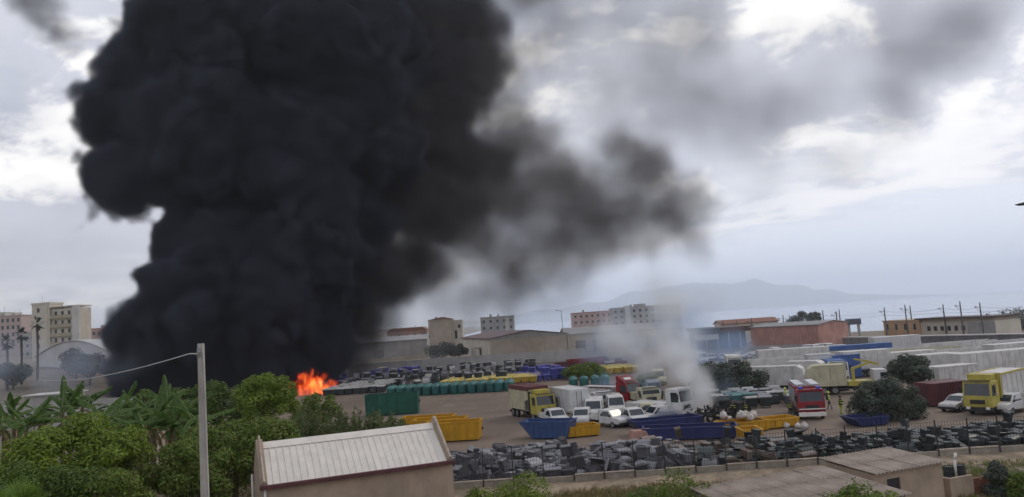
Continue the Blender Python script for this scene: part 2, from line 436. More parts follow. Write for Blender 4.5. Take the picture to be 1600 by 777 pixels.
shed('lean_to_shed', 'long low lean-to under weathered corrugated sheets beside the rendered shed', (9.9, 33.6, 0), R(21.5), 8.0, 5.1, -.3, 1.95, 2.3, M('stucco_dull', (.22, .19, .16), .9, var=.2, scale=.8, dirt=.4, streak=True), None, 3)
# low pen and junk beside the shed
brick = M('old_brick', (.25, .105, .07), .9, var=.3, scale=2, dirt=.3)
pen = thing('block_pen', 'low rendered pen with a crumbling red brick side next to the sheds', 'pen', gp(1500, 774, .1), R(20))
mb = MB(); mb.bx(-.6, 1.1, 0, .18, -.3, .95); mb.bx(-.6, -.42, .18, 1.7, -.3, .95); mb.build('wall', stucco, pen)
bm_ = MB().box((0, 0, 0), (.24, .11, .068)).mesh('brick', brick)
for r_ in range(13):
    for i in range(7):
        if r_ > 10 and i in (2, 3, 4) and random.random() < .6: continue
        inst('brick', bm_, pen, (1.24 + i * .25 + (r_ % 2) * .12, .10 + random.uniform(-.01, .01) + i * .02, -.28 + r_ * .08), (0, 0, random.uniform(-.04, .04)))
mb = MB(); mb.bx(3.05, 3.25, 0, .25, -.3, 1.0); mb.build('post', stucco, pen)
mb = MB(); mb.tube([(0, 0, 0), (.02, 0, 1.0), (.16, .05, 1.35)], [.08, .08, .08], 10)
tag(mb.build('drain_pipe', pvc, loc=gp(1494, 745, .3), smooth=True), 'short white plastic pipe leaning by the low rendered pen', 'pipe')
for i, (x, y) in enumerate(((1484, 752), (1502, 750))):
    b_ = thing('oil_drum', 'dark drum standing inside the low rendered pen', 'drum', gp(x, y, 0), 0, 'drums in the pen')
    mb = MB(); mb.lathe([(0, 0), (.29, 0), (.29, .28), (.305, .30), (.29, .32), (.29, .56), (.305, .58), (.29, .60), (.29, .88), (.27, .88), (.27, .85), (0, .85)], 16); mb.build('barrel', M('dark_steel', (.045, .05, .055), .5, .3), b_, smooth=False)

# ---------------------------------------------------------------- boundary wall and mesh fence along the bin yard
FY, FX0, FX1 = 52.35, -9.0, 47.0
blockm = M('block_wall', (.30, .262, .215), .95, var=.2, scale=1.4, bump=.4, bscale=10, dirt=.45, streak=True)
wall = thing('boundary_wall', 'low concrete block wall below the wire fence of the bin yard', 'wall', (0, FY, 0))
x = FX0; pw = 2.02; k_ = 0
bwm = [MB().bx(0, pw - .03, -.1, .1, -.4, .72).mesh('wall_panel', blockm), MB().bx(0, pw - .03, -.11, .1, -.4, .69).mesh('wall_panel', blockm)]
cpm = MB().bx(0, pw - .02, -.13, .13, 0, .07).mesh('coping_stone', M('mortar_coping'))
while x < FX1:
    inst('wall_panel', bwm[k_ % 2], wall, (x, random.uniform(-.012, .012), 0))
    if random.random() > .2: inst('coping_stone', cpm, wall, (x, 0, .725), (random.uniform(-.01, .01), 0, 0))
    x += pw; k_ += 1
mb = MB()
N_ = 90
vs = []
for i in range(N_ + 1):
    X = FX0 - 4 + (FX1 + 6 - FX0) * i / N_
    vs += [(X, FY - .12, .34 + .1 * mnoise.noise(Vector((X * .4, 0, 0)))), (X, FY - .8, .25 + .1 * mnoise.noise(Vector((X * .5, 2, 0)))), (X, FY - 1.9, -.05)]
mb.add(vs, [(i * 3 + j, i * 3 + 3 + j, i * 3 + 4 + j, i * 3 + 1 + j) for i in range(N_) for j in (0, 1)])
tag(mb.build('dirt_bank', M('bank_dirt', (.30, .235, .165), .95, var=.3, scale=1.1, bump=.6, bscale=6, dirt=.4, dirtcol=(.16, .13, .09)), smooth=True, fix=False), kind='structure')
fence = thing('wire_fence', 'dark steel mesh fence on posts above the low block wall', 'fence', (0, FY, 0))
steel = M('rusted_steel', (.05, .045, .045), .7, .2, var=.4, scale=5)
pm = MB().bx(-.035, .035, -.035, .035, .4, 2.75).mesh('post', steel)
wm = MB()
for i in range(1, 10): wm.bx(pw * i / 10 - .006, pw * i / 10 + .006, -.006, .006, .82, 2.62)
for i in range(8): wm.bx(.03, pw - .03, .007, .019, .85 + i * .25 - .007, .85 + i * .25 + .007)
wmm = wm.mesh('wire_panel', steel)
x = FX0
while x < FX1:
    inst('post', pm, fence, (x, -.16, 0), (random.uniform(-.03, .03), random.uniform(-.025, .025), 0))
    if x + pw < FX1: inst('wire_panel', wmm, fence, (x, -.16, 0), (random.uniform(-.015, .015), random.uniform(-.008, .008), 0))
    x += pw

# ---------------------------------------------------------------- heaps of wheeled bins behind the fence
def bin_mesh(big):
    """large four-wheeled container or small two-wheeled bin: body and lid meshes"""
    b = MB(); l = MB()
    if big:
        b.box((0, 0, .62), (1.08, .80, .86), tx=1.2, ty=1.2)
        b.bx(-.69, .69, -.52, .52, 1.03, 1.10)
        for s_ in (-1, 1):
            b.cyl((s_ * .66, 0, .95), (s_ * .74, 0, .95), .05, n=6)
            for q in (-1, 1): b.cyl((s_ * .40 - .03, q * .28, .10), (s_ * .40 + .03, q * .28, .10), .10, n=8)
        b.bx(-.5, .5, -.50, -.47, .35, .40)
        prof_ = [(-.52, 1.105), (-.50, 1.20), (-.30, 1.30), (0, 1.335), (.30, 1.30), (.50, 1.20), (.52, 1.105)]
        vs = [(x_, y_, z_) for x_ in (-.69, .69) for y_, z_ in prof_]; n_ = 7
        l.add(vs, [(i, i + 1, n_ + i + 1, n_ + i) for i in range(n_ - 1)] + [tuple(range(n_)), tuple(range(2 * n_ - 1, n_ - 1, -1)), (0, n_, 2 * n_ - 1, n_ - 1)])
        l.bx(-.60, .60, -.58, -.52, 1.13, 1.17)
    else:
        b.box((0, 0, .52), (.46, .50, .90), tx=1.22, ty=1.3)
        b.bx(-.29, .29, -.34, .34, .965, 1.01)
        for s_ in (-1, 1): b.cyl((s_ * .27 - .03, .24, .10), (s_ * .27 + .03, .24, .10), .10, n=8)
        b.cyl((-.22, .40, .97), (.22, .40, .97), .018, n=6)
        for s_ in (-1, 1): b.bar((s_ * .2, .33, .97), (s_ * .2, .40, .97), .03)
        vs = [(-.30, -.36, 1.012), (.30, -.36, 1.012), (.30, .36, 1.012), (-.30, .36, 1.012), (-.25, -.31, 1.075), (.25, -.31, 1.075), (.25, .34, 1.09), (-.25, .34, 1.09)]
        l.add(vs, [(0, 3, 2, 1), (4, 5, 6, 7), (0, 1, 5, 4), (1, 2, 6, 5), (2, 3, 7, 6), (3, 0, 4, 7)])
    return b, l
bm_grey = M('bin_grey', (.115, .112, .125), .55, var=.2, scale=2, rnd=.75, dirt=.35)
lid_grey = M('bin_lid_grey', (.27, .27, .29), .42, var=.15, scale=2, rnd=.7, dirt=.3)
bm_dark = M('bin_dark', (.038, .046, .048), .5, var=.25, scale=2, rnd=.6, dirt=.3)
lid_dark = M('bin_lid_dark', (.052, .066, .066), .40, var=.2, scale=2, rnd=.6, dirt=.25)
bm_brown = M('bin_brown', (.13, .095, .075), .6, var=.25, scale=2, rnd=.6, dirt=.3)
lid_brown = M('bin_lid_brown', (.25, .20, .17), .5, var=.2, scale=2, rnd=.6, dirt=.3)
SETS = {}
for nm, bmat, lmat in (('grey', bm_grey, lid_grey), ('dark', bm_dark, lid_dark), ('brown', bm_brown, lid_brown)):
    for big in (True, False):
        b, l = bin_mesh(big); SETS[nm, big] = (b.mesh('body', bmat), l.mesh('lid', lmat))
LAB = {('grey', True): ('large grey four-wheeled bin tumbled in the heap behind the fence', 'grey bins heaped behind the fence'),
       ('grey', False): ('small grey wheelie bin tumbled in the heap behind the fence', 'small grey bins heaped behind the fence'),
       ('dark', True): ('large blackish green four-wheeled bin stacked behind the fence', 'dark green bins stacked behind the fence'),
       ('dark', False): ('small blackish green wheelie bin stacked behind the fence', 'small dark bins stacked behind the fence'),
       ('brown', True): ('large brown four-wheeled bin in the heap behind the fence', 'brown bins heaped behind the fence'),
       ('brown', False): ('small brown wheelie bin in the heap behind the fence', 'small brown bins heaped behind the fence')}
SPEC = []
def put_bin(*a, **k): SPEC.append((a, k))
def make_bin(cset, big, loc, rot, lid_open=0.0, sc=1.0, perched=False):
    size_, col_ = ('large', 'four-wheeled bin') if big else ('small', 'wheelie bin')
    colr = {'grey': 'grey', 'dark': 'dark green', 'brown': 'brown'}[cset]
    tilt = abs(math.degrees(rot[0])) % 360; up_ = loc[2] > .7 and not 60 < tilt < 120
    pose = 'perched on others' if loc[2] > .7 and tilt < 1000 and perched else ('lying on its side' if tilt > 60 else ('tipped aslant' if tilt > 20 or abs(math.degrees(rot[1])) > 20 else 'standing upright'))
    lidw = 'lid missing' if lid_open > 5 else ('lid thrown back' if lid_open > 1 else ('lid ajar' if lid_open else 'lid shut'))
    lab = f'{size_} {colr} {col_} {pose} with {lidw} by the fence'
    grp = f'{colr} {col_}s {pose} with {lidw}'
    t = thing('wheeled_container' if big else 'wheelie_bin', lab, 'bin', loc, 0, grp)
    t.rotation_euler = rot; t.scale = (sc, sc, sc)
    b, l = SETS[cset, big]
    inst('body', b, t)
    if lid_open < 5:
        o = inst('lid', l, t)
        if lid_open:
            py = .5 if big else .34; pz = 1.105 if big else 1.01
            mm = Matrix.Translation((0, py, pz)) @ Matrix.Rotation(-lid_open, 4, 'X') @ Matrix.Translation((0, -py, -pz))
            o.matrix_local = mm
rb = random.Random(21)
nb = 0; Y = 53.7; ri = 0
while Y < 66.5:
    X = -7.4 + rb.uniform(0, .6)
    while X < 46:
        lim = 66.8 if X < 3 else (64 if X < 12 else (61.5 if X < 22 else (60.5 if X < 34 else 62)))
        if Y > lim or (3.0 < X < 5.2 and Y > 62): X += 1.0; continue
        u = X + rb.uniform(-2.5, 2.5)
        cs = 'grey' if u < 11 else ('brown' if u < 18 and rb.random() < .55 else 'dark')
        big = rb.random() < (.12 if X < 1 else (.55 if X < 13 else (.30 if X < 20 else .10)))
        sc = rb.uniform(.72, .86) if big else rb.uniform(.80, .95)
        jx, jy = rb.uniform(-.15, .15), rb.uniform(-.2, .2)
        mess = 1.0 if X < 18 else (.45 if X < 28 else .25)
        r_ = rb.random(); zz = 0.006; yaw = rb.uniform(0, 6.28) if mess > .5 else rb.gauss(.15, .22)
        if r_ < .50 * mess:
            rot = (R(rb.choice((-90, 90)) + rb.uniform(-14, 14)), R(rb.uniform(-9, 9)), yaw); zz += .40 if not big else .48
        elif r_ < .62 * mess:
            rot = (R(rb.uniform(-40, 40)), R(rb.uniform(-40, 40)), yaw); zz += .15
        else:
            rot = (R(rb.uniform(-9, 9)), R(rb.uniform(-6, 6)), yaw)
        put_bin(cs, big, (X + jx, Y + jy, zz), rot, rb.choice((0, 0, 0, 0, .5, 9)), sc); nb += 1
        if rb.random() < (.50 if ri <= 2 else (.30 if ri <= 4 else .06)) * (1 if X < 20 else .55):
            rot = (R(rb.choice((-90, 90, 0, 180)) + rb.uniform(-16, 16)), R(rb.uniform(-14, 14)), rb.uniform(0, 6.28))
            put_bin(cs, rb.random() < (.4 if 1 < X < 13 else .1), (X + jx + .1, Y + jy, zz + rb.uniform(.65, .9)), rot, rb.choice((0, 0, 9)), .8, perched=True); nb += 1
        X += (1.1 if big else .63) * sc * rb.uniform(.95, 1.25) + (.25 if not big and r_ < .5 * mess else 0)
    Y += rb.uniform(.95, 1.08) + (.25 if ri > 6 else 0); ri += 1
from mathutils import Euler
def centred(a):
    """shift a tipped bin so that it lies about its spot and stays on the ground behind the wall"""
    a = list(a); q = Euler(a[3]).to_matrix(); d = q @ Vector((0, 0, 1)); sc = a[5] if len(a) > 5 else .9
    loc = Vector(a[2]); loc.x -= d.x * .55 * sc; loc.y = max(53.15 if abs(d.z) < .7 else 53.0, loc.y - d.y * .55 * sc)
    if loc.y + min(0, d.y) * 1.1 * sc < 52.7: loc.y = 52.7 - min(0, d.y) * 1.1 * sc
    a[2] = tuple(loc); return a
SPEC = [(centred(a), k) for a, k in SPEC]
small_ = sorted([i for i, (a, k) in enumerate(SPEC) if not a[1]], key=lambda i: SPEC[i][0][2][1] - 2.2 * SPEC[i][0][2][2])
rest = set(small_[300:])
for i, (a, k) in enumerate(SPEC):
    if i not in rest: make_bin(*a, **k)
V_, F_, I_ = [], [], []
mat_list = [bm_grey, lid_grey, bm_dark, lid_dark, bm_brown, lid_brown]
for i in sorted(rest):
    a, k = SPEC[i]; q = Matrix.Translation(a[2]) @ Euler(a[3]).to_matrix().to_4x4() @ Matrix.Scale(a[5] if len(a) > 5 else .9, 4)
    for pi_, me in enumerate(SETS[a[0], False]):
        if pi_ == 1 and len(a) > 4 and a[4] > 5: continue
        o_ = len(V_); V_ += [tuple(q @ v.co) for v in me.vertices]
        for p in me.polygons: F_.append(tuple(o_ + j for j in p.vertices)); I_.append({'grey': 0, 'dark': 2, 'brown': 4}[a[0]] + pi_)
me = bpy.data.meshes.new('bin_heap'); me.from_pydata(V_, [], F_)
for m in mat_list: me.materials.append(m)
me.polygons.foreach_set('material_index', I_); me.update()
o = bpy.data.objects.new('bin_heap', me); COL.objects.link(o); tag(o, 'mass of small wheelie bins filling the rear of the heap', 'bins', kind='stuff')
# ---------------------------------------------------------------- vehicles
tyre = M('tyre_rubber', (.025, .025, .026), .85, var=.3, scale=6, dirt=.4, dirtcol=(.10, .085, .07))
rimm = M('wheel_rim', (.24, .24, .235), .5, .4, var=.3, scale=6)
glass = M('vehicle_glass', (.025, .035, .042), .08, var=.2, scale=1.5, spec=.6)
black = M('black_plastic', (.03, .03, .032), .6, var=.3)
chas = M('chassis_steel', (.045, .042, .042), .7, .2, var=.3, dirt=.5)
ypaint = M('yellow_paint', (.44, .37, .075), .42, var=.12, scale=1.3, dirt=.5, dirtcol=(.22, .17, .07), streak=True)
yskip = M('orange_yellow_paint', (.50, .265, .012), .5, var=.14, scale=1.0, dirt=.45, dirtcol=(.24, .13, .03), streak=True)
wpaint = M('white_paint', (.56, .56, .56), .42, var=.10, scale=1.3, dirt=.5, dirtcol=(.32, .29, .25), streak=True)
wdirty = M('dirty_white_paint', (.58, .57, .55), .55, var=.14, scale=1.0, dirt=.6, dirtcol=(.24, .20, .17), streak=True)
cream = M('cream_paint', (.50, .47, .33), .5, var=.14, scale=1.0, dirt=.55, dirtcol=(.26, .21, .13), streak=True)
rpaint = M('red_paint', (.24, .016, .024), .3, var=.14, scale=1.3, dirt=.3, dirtcol=(.12, .03, .03))
mpaint = M('maroon_paint', (.115, .035, .04), .55, var=.2, scale=1.0, dirt=.5, dirtcol=(.06, .035, .03), streak=True)
bpaint = M('blue_paint', (.04, .08, .20), .5, var=.2, scale=1.0, dirt=.4, dirtcol=(.05, .05, .08), streak=True)
navy = M('navy_paint', (.024, .032, .115), .5, var=.2, scale=1.0, dirt=.4, dirtcol=(.05, .04, .05), streak=True)
cblue = M('container_blue', (.055, .12, .32), .55, var=.2, scale=1.0, dirt=.4, dirtcol=(.1, .1, .14), streak=True)
gskip = M('green_paint', (.010, .085, .058), .5, var=.2, scale=1.0, dirt=.4, dirtcol=(.02, .05, .035), streak=True)
lampm = M('lamp_lens', (.75, .73, .68), .15, var=.05)
amber = M('amber_lens', (.6, .22, .02), .2, var=.05)
greyb = M('blue_grey_paint', (.20, .22, .27), .55, var=.2, scale=1, dirt=.4, streak=True)
def wheel_meshes(r, w):
    t_ = MB().lathe([(r * .62, -w / 2), (r * .93, -w / 2), (r, -w / 2 + .05), (r, w / 2 - .05), (r * .93, w / 2), (r * .62, w / 2)], 18)
    r_ = MB().lathe([(0, -w * .30), (r * .25, -w * .30), (r * .3, -w * .38), (r * .62, -w * .42), (r * .63, w * .42), (r * .3, w * .38), (r * .25, w * .3), (0, w * .3)], 14)
    return t_.mesh('wheel', tyre, smooth=False), r_.mesh('rim', rimm)
WH = {'truck': wheel_meshes(.50, .30), 'car': wheel_meshes(.32, .20)}
def wheels(t, kind, pts):
    r = .50 if kind == 'truck' else .32
    for x, y in pts:
        a = inst('wheel', WH[kind][0], t, (x, y, r), (math.pi / 2, 0, 0)); inst('rim', WH[kind][1], a)
def bpart(nm, mat, parent, *boxes, bevel=0.0):
    m_ = MB()
    for b in boxes: m_.bx(*b)
    return m_.build(nm, mat, parent, bevel=bevel)
def cab(t, xf, mat, bumper=None, h=2.75, L=1.85, w=2.4, z0=.75, deflector=None):
    """forward-control lorry cab whose nose is at xf"""
    prof_ = [(xf - L, z0), (xf - .04, z0), (xf, z0 + .35), (xf - .03, z0 + .95), (xf - .24, h - .18), (xf - .42, h), (xf - L, h)]
    cb = MB().prism(prof_, -w / 2, w / 2).build('cab', mat, t, bevel=.05)
    a, b_ = Vector((xf - .05, 0, z0 + 1.02)), Vector((xf - .235, 0, h - .24)); q = (b_ - a); n_ = Vector((q.z, 0, -q.x)).normalized() * .012
    g_ = MB(); hw = w / 2 - .14
    vs = [a + n_ + Vector((0, -hw, 0)), a + n_ + Vector((0, hw, 0)), b_ + n_ + Vector((0, hw - .05, 0)), b_ + n_ + Vector((0, -hw + .05, 0))]
    vs += [v - n_ * 2.2 for v in vs]
    g_.add(vs, [(0, 1, 2, 3), (7, 6, 5, 4), (0, 4, 5, 1), (1, 5, 6, 2), (2, 6, 7, 3), (3, 7, 4, 0)]); g_.build('windshield', glass, cb)
    for s_ in (-1, 1):
        y = s_ * (w / 2 + .004)
        m_ = MB(); p_ = [(xf - 1.15, z0 + 1.0), (xf - .22, z0 + 1.0), (xf - .36, h - .35), (xf - 1.15, h - .35)]
        m_.prism(p_, y - .008, y + .008); m_.build('side_window', glass, cb)
        m_ = MB(); p_ = [(xf - 1.25, z0 + .05), (xf - .17, z0 + .05), (xf - .17, z0 + .95), (xf - 1.25, z0 + .95)]
        m_.prism(p_, y - .003, y + .003); m_.build('door', mat, cb)
        bpart('door_handle', black, cb, (xf - 1.15, xf - .98, y - .03, y + .03, z0 + .8, z0 + .85))
        m_ = MB(); m_.bar((xf - .2, s_ * w / 2, h - .4), (xf - .12, s_ * (w / 2 + .24), h - .45), .03); m_.bx(xf - .16, xf - .08, s_ * (w / 2 + .2) - .08, s_ * (w / 2 + .2) + .12, h - 1.05, h - .5); m_.build('mirror', black, cb)
        bpart('headlight', lampm, cb, (xf - .06, xf + .045, s_ * (w / 2 - .38) - .17, s_ * (w / 2 - .38) + .17, z0 - .18, z0 + .04))
    bpart('bumper', bumper or black, cb, (xf - .25, xf + .03, -w / 2 - .02, w / 2 + .02, z0 - .40, z0 - .005), bevel=.04)
    bpart('grille', black, cb, (xf - .05, xf + .012, -.62, .62, z0 + .28, z0 + .66), bevel=.01)
    m_ = MB(); m_.bx(xf - .3, xf - .02, -w / 2 + .1, w / 2 - .1, h - .02, h + .05); m_.build('sun_visor', black if bumper is None else mat, cb)
    if deflector:
        d_ = MB().prism([(xf - L, h + .02), (xf - .55, h + .06), (xf - L + .25, h + .75), (xf - L, h + .75)], -w / 2 + .1, w / 2 - .1).build('roof_deflector', mat, cb, bevel=.05)
        m_ = MB(); a_, b2 = Vector((xf - .78, 0, h + .22)), Vector((xf - 1.15, 0, h + .47)); 
        m_.add([a_ + Vector((.03, -.6, .03)), a_ + Vector((.03, .6, .03)), b2 + Vector((.03, .6, .03)), b2 + Vector((.03, -.6, .03))], [(0, 1, 2, 3)]); m_.build('white_plate', lampm, d_, fix=False)
    return cb
def ribs_y(m_, xs_, y0, y1, z0, z1, d=.05, w=.08):
    for x in xs_:
        m_.bx(x - w / 2, x + w / 2, y0 - d, y0, z0, z1); m_.bx(x - w / 2, x + w / 2, y1, y1 + d, z0, z1)
def body_box(t, x0, x1, z0, z1, mat, w=2.45, name='box_body', ribs=9, topmat=None, round_end=False):
    if round_end:
        prof_ = [(x0 - .9, z0 + .55), (x0 - .35, z0), (x1, z0), (x1, z1), (x0 - .05, z1), (x0 - .62, z1 - .35), (x0 - .92, z0 + 1.15)]
        b_ = MB().prism(prof_, -w / 2, w / 2).build(name, mat, t, bevel=.04)
    else:
        b_ = bpart(name, mat, t, (x0, x1, -w / 2, w / 2, z0, z1), bevel=.03)
    if ribs:
        rm = [MB() for _ in range(ribs)]
        for i in range(ribs):
            x = x0 + .25 + (x1 - x0 - .5) * i / max(1, ribs - 1)
            for s_ in (-1, 1):
                r_ = MB(); r_.bx(x - .05, x + .05, s_ * w / 2, s_ * (w / 2 + .06), z0 + .05, z1 - .05); r_.build('rib', mat, b_)
    bpart('top_rail', topmat or mat, b_, (x0 - .02, x1 + .02, -w / 2 - .05, -w / 2 + .08, z1 - .12, z1 + .06), (x0 - .02, x1 + .02, w / 2 - .08, w / 2 + .05, z1 - .12, z1 + .06))
    return b_
def chassis(t, x0, x1): 
    return bpart('chassis', chas, t, (x0, x1, -.45, -.30, .62, .86), (x0, x1, .30, .45, .62, .86), (x0, x0 + .12, -1.15, 1.15, .5, .72), ((x0 + x1) / 2 + .2, (x0 + x1) / 2 + 1.2, -1.15, -.6, .45, .95), ((x0 + x1) / 2, (x0 + x1) / 2 + .9, .6, 1.15, .45, .9))
def lorry(name, label, cat, a, b, mat, group=None, L=8.0, bumper=None, h=2.75, deflector=None):
    """lorry whose front middle stands at a and whose tail points to b"""
    a, b = Vector(a), Vector(b); d = (a - b); d.z = 0; d.normalize(); c_ = a - d * L / 2
    t = thing(name, label, cat, (c_.x, c_.y, 0.006), math.atan2(d.y, d.x), group)
    chassis(t, -L / 2, L / 2 - .4)
    cab(t, L / 2, mat, bumper, h, deflector=deflector)
    wheels(t, 'truck', [(L / 2 - 1.25, s_ * 1.02) for s_ in (-1, 1)] + [(-L / 2 + k, s_ * 1.0) for s_ in (-1, 1) for k in (1.0, 2.25)])
    return t

# yellow refuse lorry with a dark red open top
a = gp(855, 658); t = lorry('refuse_truck', 'yellow refuse truck with a dark red rim on its tall cream body', 'truck', a, a + Vector((-3.6, 9, 0)), ypaint, L=8.4, h=2.95)
bd = body_box(t, -4.0, 2.1, 1.0, 3.35, cream, ribs=8, topmat=mpaint)
bpart('rim', mpaint, bd, (-4.05, 2.15, -1.27, 1.27, 3.42, 3.72))
bpart('roof_hatch', ypaint, t, (2.25, 3.4, -.9, .9, 2.97, 3.4), bevel=.04)
bpart('lift_arm', black, t, (2.2, 2.45, -1.3, -1.1, .9, 3.2), (2.2, 2.45, 1.1, 1.3, .9, 3.2))
m_ = MB()
for i in range(6): m_.bar((1.2 + random.uniform(-.1, .1), -1.32, 1.2 + i * .16), (2.1, -1.36, 1.25 + i * .2), .09)
m_.build('hose_bundle', chas, t)
# white ribbed box truck, tail towards the bins
a = gp(880, 604, 1.0); tail = gp(906, 643.5, .9)
t = lorry('box_truck', 'white ribbed box truck with blank doors, tail on, beside the yellow refuse truck', 'truck', tail + Vector((-2.6, 7.6, 0)), tail, wpaint, L=8.0)
bd = body_box(t, -4.05, 1.9, .95, 3.35, wpaint, ribs=9)
bpart('rear_door', wpaint, bd, (-4.12, -4.055, -1.15, -.02, 1.05, 3.2), (-4.12, -4.055, .02, 1.15, 1.05, 3.2), bevel=.01)
bpart('door_bar', chas, bd, (-4.16, -4.125, -.3, -.27, 1.1, 3.1), (-4.16, -4.125, .27, .3, 1.1, 3.1))
bpart('tail_lamp', rpaint, t, (-4.1, -4.02, -1.1, -.8, .72, .9), (-4.1, -4.02, .8, 1.1, .72, .9))
# red tractor
a = gp(985, 636); t = lorry('lorry', 'red lorry with a roof deflector parked in the drifting smoke', 'truck', a + Vector((.6, 0, 0)), a + Vector((-5.0, 6.5, 0)), rpaint, L=8.5, h=3.0, deflector=True)
bd = body_box(t, -4.1, 1.6, 1.05, 2.35, wdirty, name='dropside_bed', ribs=7, topmat=mpaint)
# white lorry next to the burnt wreck
a = gp(1076, 654); t = lorry('lorry', 'white cab lorry standing right beside the smoking wreck', 'truck', a, a + Vector((-5.2, 6, 0)), wpaint, L=7.5, h=3.1, bumper=wdirty)
bd = body_box(t, -3.6, 1.3, 1.0, 1.5, wdirty, name='flat_bed', ribs=6)
# yellow refuse lorry by the maroon container
a = gp(1530, 650); t = lorry('refuse_truck', 'yellow refuse truck with dented white body parked by the maroon container', 'truck', a, a + Vector((7.0, 5.6, 0)), ypaint, L=9.0, h=3.05)
bd = body_box(t, -4.4, 2.2, 1.0, 3.5, wdirty, ribs=6, topmat=ypaint)
bpart('front_frame', ypaint, bd, (2.2, 2.38, -1.3, 1.3, 1.0, 3.62))
bpart('roof_hatch', ypaint, t, (2.55, 3.6, -1.0, 1.0, 3.07, 3.6), bevel=.05)
# cream compactor lorry with yellow crane
a = gp(1392, 612); t = lorry('crane_truck', 'cream bodied compactor truck with folded yellow crane behind the dark bushes', 'truck', a, a + Vector((-8.5, 2.2, 0)), wpaint, L=8.5)
bd = body_box(t, -4.2, -.6, 1.0, 3.5, cream, ribs=5, round_end=True)
cr = MB(); cr.bar((.3, 0, .9), (.3, 0, 3.0), .35); cr.bar((.3, 0, 2.9), (2.4, .2, 3.6), .26); cr.bar((2.4, .2, 3.6), (.6, .3, 4.0), .2); cr.bar((2.4, .2, 3.5), (3.2, .2, 3.3), .3); cr.build('crane_arm', ypaint, t)
bpart('bed', ypaint, t, (-.5, 2.3, -1.2, 1.2, .95, 1.5))

a = gp(1020, 640); t = lorry('tipper_truck', 'cream tipper truck loaded with tan scrap between red and white lorries', 'truck', a, a + Vector((-1.5, 7, 0)), cream, L=6.6, h=2.5)
bd = body_box(t, -3.2, 1.0, 1.0, 1.8, cream, name='tipper_bed', ribs=5)
a = gp(948, 648); t = lorry('tipper_truck', 'small white tipper truck tucked between box truck and red lorry', 'truck', a, a + Vector((-1.8, 7, 0)), wpaint, L=6.4, h=2.5)
bd = body_box(t, -3.1, 1.0, 1.0, 1.9, wdirty, name='tipper_bed', ribs=5)
a = gp(1150, 588); t = lorry('lorry', 'pale lorry parked in the second row behind the smoke', 'truck', a, a + Vector((2, 9, 0)), wdirty, L=8, h=2.9); body_box(t, -3.9, 1.8, 1.0, 3.2, wdirty)
a = gp(1345, 606); t = lorry('lorry', 'white lorry parked against the cream compactor truck', 'truck', a + Vector((0, 6, 0)), a + Vector((2, 15, 0)), wpaint, L=8, h=2.9); body_box(t, -3.9, 1.8, 1.0, 3.0, cblue)
# compactor bodies and shipping containers
def container(name, label, p, rz, L, h, mat, w=2.44, ribs=12, cat='container', group=None, end='doors', open_top=False, topmat=None, z=0.15):
    t = thing(name, label, cat, (p[0], p[1], .006), rz, group)
    if open_top:
        b_ = bpart('shell', mat, t, (-L / 2, L / 2, -w / 2, -w / 2 + .06, z, z + h), (-L / 2, L / 2, w / 2 - .06, w / 2, z, z + h), (-L / 2, -L / 2 + .06, -w / 2 + .06, w / 2 - .06, z, z + h), (L / 2 - .06, L / 2, -w / 2 + .06, w / 2 - .06, z, z + h), (-L / 2 + .06, L / 2 - .06, -w / 2 + .06, w / 2 - .06, z, z + .08))
    else:
        b_ = bpart('shell', mat, t, (-L / 2, L / 2, -w / 2, w / 2, z, z + h))
    for i in range(ribs):
        x = -L / 2 + .22 + (L - .44) * i / max(1, ribs - 1)
        for s_ in (-1, 1):
            r_ = MB(); r_.bx(x - L / ribs * .22, x + L / ribs * .22, s_ * w / 2, s_ * (w / 2 + .045), z + .14, z + h - .12); r_.build('rib', mat, b_)
    for sx in (-1, 1):
        for sy in (-1, 1): bpart('corner_post', topmat or mat, t, (sx * L / 2 - .08, sx * L / 2 + .08, sy * w / 2 - .08, sy * w / 2 + .08, z - .02, z + h + .03))
    tm = topmat or mat
    bpart('top_rail', tm, t, (-L / 2, L / 2, -w / 2 - .06, -w / 2 + .06, z + h - .10, z + h + .02), (-L / 2, L / 2, w / 2 - .06, w / 2 + .06, z + h - .10, z + h + .02))
    if not open_top:
        for s_ in (-1, 1):
            dr = bpart('door', mat, t, (-L / 2 - .04, -L / 2 - .002, s_ * .6 - .56, s_ * .6 + .56, z + .08, z + h - .1))
            bpart('lock_rod', chas, dr, (-L / 2 - .075, -L / 2 - .045, s_ * .35 - .02, s_ * .35 + .02, z + .1, z + h - .12))
    bpart('skid', chas, t, (-L / 2, L / 2, -.9, -.75, 0, z - .003), (-L / 2, L / 2, .75, .9, 0, z - .003))
    return t
def pfb(x, y, z=0): p = gp(x, y, z); return (p.x, p.y)
container('shipping_container', 'maroon shipping container standing between the dark bush and yellow truck', pfb(1476, 632), R(16), 4.6, 2.15, mpaint)
container('shipping_container', 'pale grey ribbed container with domed white top behind the maroon container', (pfb(1490, 606)[0], pfb(1490, 606)[1]), R(14), 5.6, 2.5, wdirty, ribs=9)
container('shipping_container', 'bright blue shipping container standing end on among white compactor bodies', pfb(1319, 591), R(8), 3.9, 3.2, cblue, ribs=6)
container('skip', 'blue-grey open skip with pale rim in front of the white compactors', pfb(1296, 611), R(10), 4.2, 1.7, greyb, ribs=5, cat='skip', open_top=True, topmat=wdirty)
